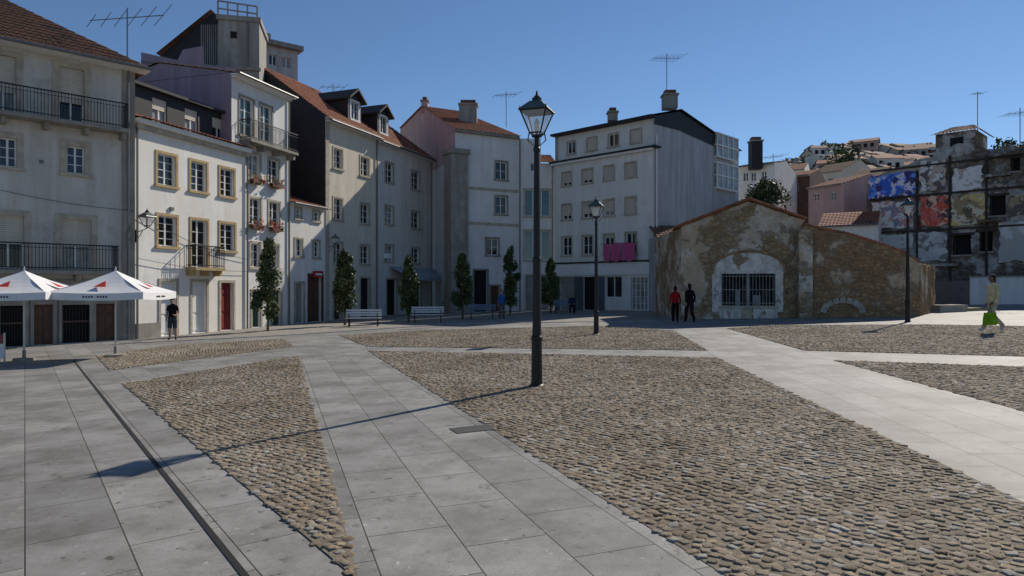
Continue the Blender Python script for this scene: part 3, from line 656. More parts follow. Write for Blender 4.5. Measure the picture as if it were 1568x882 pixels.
tiles(B,tileo,F.p(a-.3,.2,z1-.1),F.p(b+.3,.2,z1-.1),F.p(b-.6,-2,z1+.7),F.p(a+.6,-2,z1+.7)); tiles(B,tileo,F.p(b+.3,.2,z1-.1),F.p(b+.3,-4,z1-.1),F.p(b-.6,-2.1,z1+.7),F.p(b-.6,-2,z1+.7))
B.face('side',rub3,[F.p(0,0,-1),F.p(0,-9,-1),F.p(0,-9,topg(0)),F.p(0,0,topg(0))])
tiles(B,tileo,F.p(0,-.4,topg(0)),F.p(a,-.4,topg(a)-.2),F.p(a,-5,topg(a)+1.0),F.p(0,-5,topg(0)+1.2))
B.done()
B=Bd('white_boundary_wall'); F=Fc(At(1485,43),At(1760,38)); z1=F.z(1490,425)
B.box(F,'wall',pl_b8,0,F.L,-.3,0,-1,z1); B.box(F,'coping',stoneg,-.05,F.L,-.35,.05,z1,z1+.1); B.done()
B=Bd('paling_fence'); F=Fc(At(1424,45),At(1486,43)); z1=F.z(1450,430); k=26
for i in range(k): a=F.L*i/k; B.box(F,'palings',zinc,a,a+.075,-.02,0,.3,z1+.04*math.sin(i*2.3))
B.box(F,'rails',zinc,0,F.L,-.06,-.021,1.2,1.28); B.box(F,'rails',zinc,0,F.L,-.06,-.021,z1-.3,z1-.22); B.done()
B=Bd('stone_block_bench'); F=Fc(G(1440,479),G(1482,477)); g=gz(F.P0.x)
B.box(F,'block',stone,0,F.L,-1,0,g-.1,g+.38); B.box(F,'block_low',ochretrim,F.L+.05,F.L+2.2,-1,-.1,g-.1,g+.22); B.done()
# ================= ground
def sheet(name,pts,off,mat):
    me=bpy.data.meshes.new(name); me.from_pydata([(x,y,gz(x)+off) for x,y in pts],[],[tuple(range(len(pts)))]); me.materials.append(mat)
    o=bpy.data.objects.new(name,me); scene.collection.objects.link(o); return o
def slabmat(name,ang,bw,bh,c1,c2,mort):
    m,nt,b=newmat(name); tc=nd(nt,'ShaderNodeTexCoord'); mp=nd(nt,'ShaderNodeMapping'); mp.inputs['Rotation'].default_value=(0,0,ang)
    nt.links.new(tc.outputs['Object'],mp.inputs[0]); br=nd(nt,'ShaderNodeTexBrick')
    br.inputs['Scale'].default_value=1; br.inputs['Brick Width'].default_value=bw; br.inputs['Row Height'].default_value=bh
    br.inputs['Mortar Size'].default_value=.006; br.inputs['Mortar Smooth'].default_value=.3; br.inputs['Color1'].default_value=(*c1,1); br.inputs['Color2'].default_value=(*c2,1); br.inputs['Mortar'].default_value=(*mort,1)
    br.offset=.5; nt.links.new(mp.outputs[0],br.inputs['Vector'])
    c=br.outputs['Color']
    c=mixc(nt,c,mixc(nt,(.40,.40,.40),(1.5,1.5,1.5),tex(nt,120,2,.8)),1.0,'MULTIPLY')
    c=mixc(nt,c,mixc(nt,(.72,.70,.67),(1.15,1.15,1.14),ramp(nt,tex(nt,1.1,8,.75),.38,.60)),1.0,'MULTIPLY')
    c=mixc(nt,c,mixc(nt,(.58,.55,.52),(1,1,1),ramp(nt,tex(nt,3.2,7,.8),.35,.41)),1.0,'MULTIPLY')
    c=mixc(nt,c,mixc(nt,(1,1,1),(.5,.48,.45),ramp(nt,tex(nt,9,2,.5),.69,.72)),1.0,'MULTIPLY')
    c=mixc(nt,c,mixc(nt,(1,1,1),(1.5,1.5,1.5),ramp(nt,tex(nt,14,1,.5,(1,1,1),(.3,.1,.7)),.73,.76)),1.0,'MULTIPLY')
    nt.links.new(c,b.inputs['Base Color']); b.inputs['Roughness'].default_value=.7; b.inputs['Specular IOR Level'].default_value=.35
    h=mixc(nt,mixc(nt,(1,1,1),(0,0,0),br.outputs['Fac']),tex(nt,60,4),.25)
    bump(nt,b,h,.6,.01); return m
sl1=(.285,.278,.265); sl2=(.20,.196,.187); mo=(.06,.052,.045)
a_d=math.atan2(15.2,-10.8); a_s=math.atan2(15.5,-5.3); a_r=math.atan2(17.4,1.5)
slab_l=slabmat('granite_slabs',-a_d,1.0,.6,sl1,sl2,mo); slab_s=slabmat('granite_slabs_strip',-a_s,.9,.6,sl1,sl2,mo); slab_r=slabmat('granite_slabs_right',-a_r,.95,.56,sl1,sl2,mo)
gm=M('ground_earth',(.20,.18,.15),.95,.3,.3,.4,10)
V=[]
xs=[-900,-60,60,900]; ys=[-200,1200]
for y in ys:
    for x in xs: V.append((x,y,gz(x)-.02))
Fq=[(i,i+1,i+5,i+4) for i in range(3)]
me=bpy.data.meshes.new('ground'); me.from_pydata(V,[],Fq); me.materials.append(gm); o=bpy.data.objects.new('ground',me); scene.collection.objects.link(o)
sheet('plaza_pavement',[(-45,-8),(45,-8),(45,60),(-45,60)],0,slab_l)
sheet('paving_strip',[G(458,545),G(562,537),(2.33,1),(2.9,-1),(1.2,-1),G(549,890)],.004,slab_s)
sheet('paving_strip',[G(1098,548),G(1028,503),G(1112,502),G(1275,552),(6.05,1),(3.59,1)],.004,slab_r)
cal=M('calcada_far',(.30,.275,.24),.9,.35,6,.6,20)
sheet('pavement',[G(205,524),G(436,512),G(700,494),G(1000,490),At(1040,48),At(850,54),At(700,60),At(500,45),At(372,36)],.004,cal)
kerb=M('kerb_stone',(.36,.34,.31),.85,.2,3,.2,20)
B=Bd('kerb_line')
for A_,B_ in (((205,526),(436,514)),((436,514),(700,496)),((700,496),(1000,492))):
    F=Fc(G(*A_),G(*B_)); c4=[F.p(0,0,0),F.p(F.L,0,0),F.p(F.L,-.3,0),F.p(0,-.3,0)]
    B.boxp('kerb',kerb,[(c[0],c[1],gz(c[0])-.02) for c in c4]+[(c[0],c[1],gz(c[0])+.03) for c in c4])
B.done()
C=[ [G(187,588),G(458,545),G(549,890)],
    [G(562,537),G(1098,548),(3.59,1),(2.33,1)],
    [G(1275,552),(14.3,10.1),(14,1),(6.05,1)],
    [G(1112,503),G(1232,537),G(1750,551),G(1750,503),G(1420,497),G(1180,498)],
    [G(520,514),G(562,531),G(1085,537),G(1028,506),G(920,499),G(640,506)],
    [G(148,546),G(168,567),G(450,531),G(436,519),G(270,528)] ]
joint=M('cobble_joint_sand',(.20,.163,.115),.95,.4,3,.6,40)
def inside(px,py,poly):
    r=np.zeros(len(px),bool); n=len(poly)
    for i in range(n):
        x1,y1=poly[i]; x2,y2=poly[(i+1)%n]
        c=((y1>py)!=(y2>py)); 
        with np.errstate(divide='ignore',invalid='ignore'): xx=(x2-x1)*(py-y1)/(y2-y1)+x1
        r^=(c&(px<xx))
    return r
allV=[];allC=[];cnt=0
rng=np.random.default_rng(5)
for ci,poly in enumerate(C):
    sheet('cobble_bed',poly,.008,joint)
    ang=[a_s+.5,a_r+.75,a_r+.2,a_r+.6,a_s+.2,a_s][ci]; sp=.087
    pa=np.array(poly); c=pa.mean(0); R=np.abs(pa-c).max()*1.5
    n=int(2*R/sp); ii,jj=np.meshgrid(np.arange(n),np.arange(n)); ii=ii.ravel().astype(float); jj=jj.ravel().astype(float)
    wob=.6*np.sin(ii*.15+.6*np.sin(jj*.07))+.6*np.sin(ii*.053+2); wob2=.5*np.sin(jj*.17+1)+.4*np.sin(jj*.06+ii*.03)
    a=(ii-n/2+.5*(jj%2)+wob2)*sp; b=(jj-n/2+wob)*sp
    X=c[0]+a*math.cos(ang)-b*math.sin(ang); Y=c[1]+a*math.sin(ang)+b*math.cos(ang)
    X+=rng.normal(0,.011,len(X)); Y+=rng.normal(0,.011,len(Y))
    m=inside(X,Y,poly)&(Y<33)&(Y>1); X=X[m];Y=Y[m]; k=len(X)
    th=ang+rng.normal(0,.35,k); w=rng.uniform(.029,.044,k); h=rng.uniform(.027,.041,k); z=rng.uniform(.003,.011,k)+.008
    tx=rng.normal(0,.08,k); ty=rng.normal(0,.08,k)
    vs=np.zeros((k,13,3)); idx=0
    for (q,scale) in ((0,1.0),(1,.93),(2,.65)):
        for (sx,sy) in ((-1,-1),(1,-1),(1,1),(-1,1)):
            lx=sx*w*scale*rng.uniform(.80,1.12,k); ly=sy*h*scale*rng.uniform(.80,1.12,k)
            vs[:,idx,0]=X+lx*np.cos(th)-ly*np.sin(th); vs[:,idx,1]=Y+lx*np.sin(th)+ly*np.cos(th)
            vs[:,idx,2]=.025*vs[:,idx,0]+(0.004 if q==0 else z+(.0015 if q==2 else -.001)+lx*tx+ly*ty); idx+=1
    vs[:,12,0]=X; vs[:,12,1]=Y; vs[:,12,2]=.025*X+z+.002
    g=rng.uniform(.70,1.15,k); warm=rng.uniform(0,1,k)
    col=np.stack([.285*g*(1+.10*warm),.250*g,.200*g*(1-.10*warm),np.ones(k)],1)
    dk=rng.random(k)<.08; col[dk,:3]*=.6
    lt=rng.random(k)<.12; col[lt,:3]=np.stack([.34*g,.325*g,.295*g],1)[lt]
    allV.append(vs.reshape(-1,3)); allC.append(np.repeat(col,13,axis=0)); cnt+=k
Vn=np.concatenate(allV); Cn=np.concatenate(allC)
base=[]
for a in (0,4):
    for i in range(4): base.append([a+i,a+(i+1)%4,a+4+(i+1)%4,a+4+i])
base=np.array(base); tri=np.array([[8,9,12],[9,10,12],[10,11,12],[11,8,12]])
offs=(np.arange(cnt)*13)
loops=np.concatenate([(base[None]+offs[:,None,None]).reshape(cnt,-1),(tri[None]+offs[:,None,None]).reshape(cnt,-1)],axis=1)
me=bpy.data.meshes.new('cobblestones'); me.vertices.add(len(Vn)); me.vertices.foreach_set('co',Vn.ravel().astype(np.float32))
lv=loops.ravel(); me.loops.add(len(lv)); me.loops.foreach_set('vertex_index',lv.astype(np.int32))
tot=np.tile(np.array([4]*8+[3]*4),cnt); st=np.concatenate([[0],np.cumsum(tot)[:-1]])
me.polygons.add(len(tot)); me.polygons.foreach_set('loop_start',st.astype(np.int32)); me.polygons.foreach_set('loop_total',tot.astype(np.int32))
me.polygons.foreach_set('use_smooth',np.ones(len(tot),bool))
me.update(calc_edges=True)
ca=me.color_attributes.new('stone','FLOAT_COLOR','POINT'); ca.data.foreach_set('color',Cn.ravel().astype(np.float32))
m,nt,b=newmat('cobble_granite'); at=nd(nt,'ShaderNodeAttribute'); at.attribute_name='stone'
c=mixc(nt,at.outputs['Color'],mixc(nt,(.6,.6,.6),(1.35,1.35,1.35),tex(nt,60,3,.8)),1.0,'MULTIPLY')
c=mixc(nt,c,mixc(nt,(.72,.68,.62),(1.12,1.12,1.12),ramp(nt,tex(nt,.5,6,.7),.38,.62)),1.0,'MULTIPLY')
nt.links.new(c,b.inputs['Base Color']); b.inputs['Roughness'].default_value=.9; b.inputs['Specular IOR Level'].default_value=.2; bump(nt,b,tex(nt,70,3),.7,.012); me.materials.append(m)
o=bpy.data.objects.new('cobblestones',me); scene.collection.objects.link(o)
print('stones',cnt)
p0=Vector(G(113,552)); p1=Vector(G(375,882)); d=(p1-p0).normalized(); p1=p1+d*4; nn=Vector((d.y,-d.x))
sheet('drain_channel',[tuple(p0-nn*.022),tuple(p0+nn*.022),tuple(p1+nn*.022),tuple(p1-nn*.022)],.006,dark)
# cast iron covers
cov=M('cast_iron_cover',(.07,.068,.065),.6,.3,20,.6,60,metal=.3)
for (u,v) in ((728,657),(470,640)):
    if u==470: continue
    x,y=G(u,v); B=Bd('inspection_cover'); F=Fc((x-.27,y-.12),(x+.27,y+.10))
    cc=[F.p(0,-.17,0),F.p(F.L,-.17,0),F.p(F.L,.17,0),F.p(0,.17,0)]
    B.boxp('cover',cov,[(c[0],c[1],gz(c[0])-.01) for c in cc]+[(c[0],c[1],gz(c[0])+.012) for c in cc]); B.done()
# ================= street lamps
lglass,nt,b=newmat('lantern_glass'); b.inputs['Base Color'].default_value=(.8,.8,.76,1); b.inputs['Roughness'].default_value=.2; b.inputs['Alpha'].default_value=.35
lcop=M('lantern_roof',(.12,.15,.14),.35,.3,8,.1,40,metal=.4)
def lantern(B,c,z0,k=1.0,rot=.5):
    x,y=c
    def ring(r,z,n=4): return [(x+r*math.cos(rot+2*math.pi*i/n),y+r*math.sin(rot+2*math.pi*i/n),z) for i in range(n)]
    zb,zt=z0+.06*k,z0+.50*k; rb,rt=.16*k,.38*k
    a,b_=ring(rb,zb),ring(rt,zt)
    for i in range(4): 
        j=(i+1)%4; B.face('lantern_glass',lglass,[a[i],a[j],b_[j],b_[i]])
        B.tube('lantern_frame',iron,[a[i],b_[i]],.016*k,5); B.tube('lantern_frame',iron,[a[i],a[j]],.016*k,5); B.tube('lantern_frame',iron,[b_[i],b_[j]],.024*k,5)
        B.tube('lantern_frame',iron,[a[i],(x,y,z0-.06*k)],.014*k,5)
    prof=[(rt+.05*k,zt),(rt+.03*k,zt+.03*k),(.29*k,zt+.11*k),(.18*k,zt+.19*k),(.13*k,zt+.21*k)]
    for i in range(len(prof)-1):
        r0,r1=ring(*prof[i]),ring(*prof[i+1])
        for q in range(4): B.face('lantern_roof',lcop,[r0[q],r0[(q+1)%4],r1[(q+1)%4],r1[q]])
    B.tube('lantern_chimney',iron,[(x,y,zt+.20*k),(x,y,zt+.27*k),(x,y,zt+.29*k),(x,y,zt+.31*k),(x,y,zt+.33*k),(x,y,zt+.42*k)],[.09*k,.10*k,.05*k,.06*k,.03*k,.012*k],10)
    for i in range(4): B.tube('lantern_finials',iron,[b_[i],(b_[i][0],b_[i][1],b_[i][2]+.08*k)],[.03*k,.008*k],5)
    B.tube('lamp_bulb',white,[(x,y,zb),(x,y,zb+.12*k),(x,y,zb+.2*k),(x,y,zb+.3*k)],[.03*k,.06*k,.06*k,.02*k],8)
def lamp(u,v,hgt=5.27):
    x,y=G(u,v); g=gz(x); B=Bd('street_lamp'); s=hgt/5.27
    pr=[(.13,-.05),(.13,.02),(.105,.04),(.098,.12),(.092,.80),(.105,.83),(.105,.87),(.085,.90),(.078,1.0),(.070,2.2),(.076,2.22),(.076,2.26),(.064,2.3),(.050,4.15),(.063,4.17),(.063,4.22),(.045,4.25),(.04,4.4),(.09,4.42),(.09,4.45),(.03,4.47)]
    B.tube('column',iron,[(x,y,g+z*s) for r,z in pr],[r*s for r,z in pr],14)
    for q in (-1,1): B.tube('ladder_bar',iron,[(x,y,g+4.22*s),(x+q*.16*s,y,g+4.36*s),(x+q*.13*s,y,g+4.52*s)],.012,5)
    lantern(B,(x,y),g+4.43*s,s*.88,.45); B.done()
lamp(822,591,5.27); lamp(913,512,5.0); lamp(1390,493,5.05)
def wall_lantern(F,u,v,k=.8,dep=.55):
    B=Bd('wall_lantern'); a=F.s(u); z=F.z(u,v); p=F.p(a,dep,z)
    B.tube('bracket',iron,[F.p(a,0,z-.15),F.p(a,dep*.5,z-.1),F.p(a,dep,z+.0)],.018,6); B.tube('bracket_scroll',iron,[F.p(a,0,z-.5),F.p(a,dep*.3,z-.35),F.p(a,dep*.6,z-.1)],.014,6)
    B.box(F,'wall_plate',iron,a-.05,a+.05,.002,.03,z-.55,z-.05); lantern(B,(p[0],p[1]),z+.05,k,.4); B.done()
wall_lantern(F2,208,350,.85,.6); wall_lantern(Fc(At(498,42),At(662,55)),502,375,.7); wall_lantern(Fc(Pb,Pc),1004,378,.7)
# ================= parasols
cloth=M('parasol_canvas',(.72,.72,.72),.85,.06,1.5,.1,10)
def parasol(u,v,w,vt,rot):
    x,y=G(u,v); g=gz(x); B=Bd('cafe_parasol'); zt=Zv(vt,y); ze=Zv(447,y); r=w/2*math.sqrt(2)
    cs=[(x+r*math.cos(rot+math.pi/4+i*math.pi/2),y+r*math.sin(rot+math.pi/4+i*math.pi/2)) for i in range(4)]
    N=6
    for i in range(4):
        a,b=cs[i],cs[(i+1)%4]
        for j in range(N):
            for q in range(4):
                def pt(tt,e):
                    ex,ey=a[0]+(b[0]-a[0])*e,a[1]+(b[1]-a[1])*e
                    sag=-.06*math.sin(math.pi*tt)-.04*math.sin(math.pi*e)*tt
                    return (x+(ex-x)*tt,y+(ey-y)*tt,zt+(ze-zt)*tt+sag)
                B.face('canopy',cloth,[pt(j/N,q/4),pt(j/N,(q+1)/4),pt((j+1)/N,(q+1)/4),pt((j+1)/N,q/4)])
        K=8
        for q in range(K):
            p0=[a[0]+(b[0]-a[0])*q/K,a[1]+(b[1]-a[1])*q/K]; p1=[a[0]+(b[0]-a[0])*(q+1)/K,a[1]+(b[1]-a[1])*(q+1)/K]
            s0=-.04*math.sin(math.pi*q/K); s1=-.04*math.sin(math.pi*(q+1)/K)
            B.face('valance',cloth,[(*p0,ze+s0),(*p1,ze+s1),(*p1,ze-.2+s1),(*p0,ze-.2+s0)])
        mx,my=(a[0]+b[0])/2,(a[1]+b[1])/2; o=Vector((mx-x,my-y,ze-zt)); td=Vector((b[0]-a[0],b[1]-a[1],0)).normalized()
        up=Vector((0,0,.02))
        c1=Vector((x,y,zt))+o*.80+up; c2=Vector((x,y,zt))+o*.52+up
        B.face('logo',fl,[c1-td*.17,c1+td*.17,c2+td*.02])
        no=Vector((mx-x,my-y,0)).normalized()*.012
        for q in range(9):
            c=Vector((mx,my,ze-.13))+no+td*(q-4)*.075
            if q!=4: B.face('lettering',iron,[c-td*.022-Vector((0,0,.025)),c+td*.022-Vector((0,0,.025)),c+td*.022+Vector((0,0,.025)),c-td*.022+Vector((0,0,.025))])
        B.tube('ribs',chrome,[(x,y,zt-.08),(a[0],a[1],ze-.02)],.012,5)
        B.tube('struts',chrome,[(x,y,ze-.35),((a[0]+x)/2,(a[1]+y)/2,(ze+zt)/2-.06)],.01,5)
    B.tube('pole',chrome,[(x,y,g),(x,y,zt+.05),(x,y,zt+.12)],[.028,.028,.01],8)
    B.tube('base',stoneg,[(x,y,g),(x,y,g+.07),(x,y,g+.09),(x,y,g+.3)],[.28,.28,.05,.045],14); B.done()
parasol(177,546,2.55,414,.12); parasol(37,552,2.55,414,.1)
B=Bd('menu_board'); F=Fc(At(-12,19.5),At(7,19.4)); g=gz(F.P0.x)
B.box(F,'panel',red,.03,F.L-.03,-.02,0,g+.55,g+.8); B.box(F,'panel_lower',white,.03,F.L-.03,-.02,0,g+.12,g+.54)
for a in (0,F.L-.03): B.box(F,'posts',chrome,a,a+.03,-.03,.01,g,g+.85)
B.done()
B=Bd('litter_bin'); x,y=G(232,514); g=gz(x); B.tube('body',iron,[(x,y,g),(x,y,g+.1),(x,y,g+.75),(x,y,g+.78),(x,y,g+.85)],[.16,.19,.21,.23,.12],12); B.done()
# ================= benches
bw=M('bench_paint',(.55,.57,.58),.5,.15,3,0)
def bench(u,v,rot,w=1.75,mat=None):
    x,y=G(u,v); g=gz(x); mat=mat or bw; B=Bd('park_bench')
    F=Fc((x-w/2*math.cos(rot),y-w/2*math.sin(rot)),(x+w/2*math.cos(rot),y+w/2*math.sin(rot)))
    for i in range(4): B.box(F,'seat',mat,0,w,.02+i*.11,.11+i*.11,g+.42,g+.455)
    for i in range(3): B.box(F,'backrest',mat,0,w,-.03-i*.035,0-i*.035,g+.53+i*.12,g+.62+i*.12)
    for a in (.15,w-.21):
        B.boxp('legs',iron,[F.p(a,.44,g),F.p(a+.06,.44,g),F.p(a+.06,.38,g),F.p(a,.38,g),F.p(a,.42,g+.418),F.p(a+.06,.42,g+.418),F.p(a+.06,.36,g+.418),F.p(a,.36,g+.418)])
        B.boxp('legs',iron,[F.p(a,.04,g),F.p(a+.06,.04,g),F.p(a+.06,-.02,g),F.p(a,-.02,g),F.p(a,-.10,g+.88),F.p(a+.06,-.10,g+.88),F.p(a+.06,-.14,g+.88),F.p(a,-.14,g+.88)])
        B.box(F,'armrest',iron,a,a+.05,-.05,.42,g+.62,g+.65); B.box(F,'armrest_post',iron,a,a+.04,.36,.4,g+.456,g+.62); B.box(F,'leg_brace',iron,a,a+.06,0.0,.42,g+.385,g+.417)
    B.done()
blu=M('bench_blue',(.10,.16,.26),.5,.15,3,0)
bench(557,500,.15); bench(655,494,.1); bench(738,489,.05,1.6,blu); bench(866,480,-.15,1.6,blu)
# ================= trees
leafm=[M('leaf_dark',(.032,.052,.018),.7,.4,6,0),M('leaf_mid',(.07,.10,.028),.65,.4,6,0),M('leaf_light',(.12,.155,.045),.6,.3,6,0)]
bark=M('bark',(.10,.08,.06),.95,.4,8,.5,30)
def crown(B,cx,cy,z0,z1,rad,n,seed,leaf=.075,round_=False):
    r=np.random.default_rng(seed)
    nc=46 if not round_ else 60
    hz=r.uniform(0,1,nc)
    prof=(np.minimum(hz/.12,1)**.6)*(1-hz**2.2*.85) if not round_ else np.sqrt(np.clip(1-(2*hz-1)**2,0,1))
    an=r.uniform(0,2*np.pi,nc); rr=rad*prof*r.uniform(.15,1.0,nc)
    cxs=cx+rr*np.cos(an); cys=cy+rr*np.sin(an); czs=z0+(z1-z0)*hz; cr=rad*r.uniform(.28,.5,nc)*(.6+.4*prof)*(1 if not round_ else .8)
    k=r.integers(0,nc,n); d=r.normal(0,1,(n,3)); d/=np.linalg.norm(d,axis=1)[:,None]; q=r.uniform(.35,1.05,n)
    P=np.stack([cxs[k],cys[k],czs[k]],1)+d*(cr[k]*q)[:,None]*np.array([1,1,1.5])
    A=r.normal(0,1,(n,3)); A/=np.linalg.norm(A,axis=1)[:,None]; Bq=np.cross(A,r.normal(0,1,(n,3))); Bq/=np.linalg.norm(Bq,axis=1)[:,None]
    s=leaf*r.uniform(.6,1.3,n)[:,None]
    a=P-A*s; b=P+Bq*s*.55; c=P+A*s; e=P-Bq*s*.55
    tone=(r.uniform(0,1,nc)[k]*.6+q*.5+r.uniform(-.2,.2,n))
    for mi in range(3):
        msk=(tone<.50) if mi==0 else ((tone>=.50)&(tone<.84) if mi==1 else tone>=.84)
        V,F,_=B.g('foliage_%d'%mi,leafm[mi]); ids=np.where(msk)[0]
        for i in ids:
            m0=len(V); V.extend([tuple(a[i]),tuple(b[i]),tuple(c[i]),tuple(e[i])]); F.append((m0,m0+1,m0+2,m0+3))
def coltree(u,v,vt,wpx,seed):
    x,y=G(u,v); g=gz(x); h=Zv(vt,y)-g; B=Bd('columnar_tree'); rad=wpx/2/f*y
    B.tube('trunk',bark,[(x,y,g-.05),(x+.02,y,g+.4),(x-.02,y,g+h*.4),(x+.02,y,g+h*.7),(x,y,g+h*.93)],[.07,.055,.045,.03,.01],8)
    rnd=random.Random(seed)
    for i in range(26):
        zz=g+h*rnd.uniform(.2,.8); an=rnd.uniform(0,6.28); l=rad*rnd.uniform(.5,1)
        B.tube('limbs',bark,[(x,y,zz),(x+l*.5*math.cos(an),y+l*.5*math.sin(an),zz+.22),(x+l*math.cos(an),y+l*math.sin(an),zz+.6)],[.02,.013,.005],5)
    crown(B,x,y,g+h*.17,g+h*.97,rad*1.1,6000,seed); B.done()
coltree(410,507,366,41,1); coltree(528,498,382,34,2); coltree(625,493,392,30,3); coltree(708,489,390,30,4); coltree(781,483,380,28,5); coltree(843,479,398,26,6)
B=Bd('broadleaf_tree'); x,y=At(1172,50); B.tube('trunk',bark,[(x,y,0),(x,y,4),(x+.3,y,6)],[.25,.2,.08],8)
for i in range(8): an=i*.8; B.tube('limbs',bark,[(x,y,4),(x+.9*math.cos(an),y+.6*math.sin(an),5.5),(x+1.7*math.cos(an),y+1*math.sin(an),7)],[.1,.06,.02],5)
crown(B,x,y,4.8,Zv(284,50),1.9,7000,9,.12,True); B.done()
B=Bd('hillside_trees')
rt_=random.Random(4)
for i in range(50):
    yy=rt_.uniform(100,330); xx=yy*rt_.uniform(.36,.85); zz_=hillz(xx,yy); rr_=rt_.uniform(3,6)
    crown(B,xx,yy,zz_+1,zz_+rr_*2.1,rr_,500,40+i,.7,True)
for i,(u,t,v) in enumerate(((1325,80,290),(1228,85,285),(1300,140,262))):
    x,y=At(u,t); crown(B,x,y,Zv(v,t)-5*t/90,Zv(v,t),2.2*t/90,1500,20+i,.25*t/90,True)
B.done()
# ================= antennas
def antenna(u,v0,v1,t,k=1.0,n=7,rot=0):
    B=Bd('tv_antenna'); x,y=At(u,t); z0,z1=Zv(v1,t),Zv(v0,t)
    B.tube('mast',zinc,[(x,y,z0),(x,y,z1)],.028,5)
    dx,dy=math.cos(rot),math.sin(rot); zb=z1-.35*k
    B.tube('boom',zinc,[(x-1.3*k*dx,y-1.3*k*dy,zb-.2*k),(x+1.3*k*dx,y+1.3*k*dy,zb+.15*k)],.02,4)
    for i in range(n):
        c=-1.25+2.5*i/(n-1); l=.45+.3*i/(n-1)
        px,py,pz=x+c*k*dx,y+c*k*dy,zb-.03*k+.14*k*c
        B.tube('elements',zinc,[(px-l*k*.75,py+l*k*.6,pz-.3*k*l),(px+l*k*.75,py-l*k*.6,pz+.3*k*l)],.013,4)
    B.done()
antenna(195,12,90,28.3,1.1,6,.15); antenna(1021,82,146,50,.9,7,.4); antenna(775,140,195,53,.7,6,.3); antenna(1497,140,205,49,.4,3,.3); antenna(1562,165,222,45,.9,6,.2); antenna(1184,235,262,62,.8,5,.2)
antenna(510,128,140,52,.7,4,.5)
B=Bd('overhead_cables')
def cable(a,b,sag,r=.012):
    a,b=Vector(a),Vector(b); pts=[a.lerp(b,i/12)-Vector((0,0,sag*math.sin(math.pi*i/12))) for i in range(13)]; B.tube('cable',iron,pts,r,4)
cable(F2.p(0,.1,4.9),F2.p(F2.L,.1,3.2),.3); cable(F2.p(0,.12,3.0),F2.p(F2.L,.12,2.6),.15)
F1=Fc(At(0,25.3),At(205,28.5)); cable(F1.p(0,.1,5.35),F1.p(F1.L,.1,4.95),.1)
B.done()
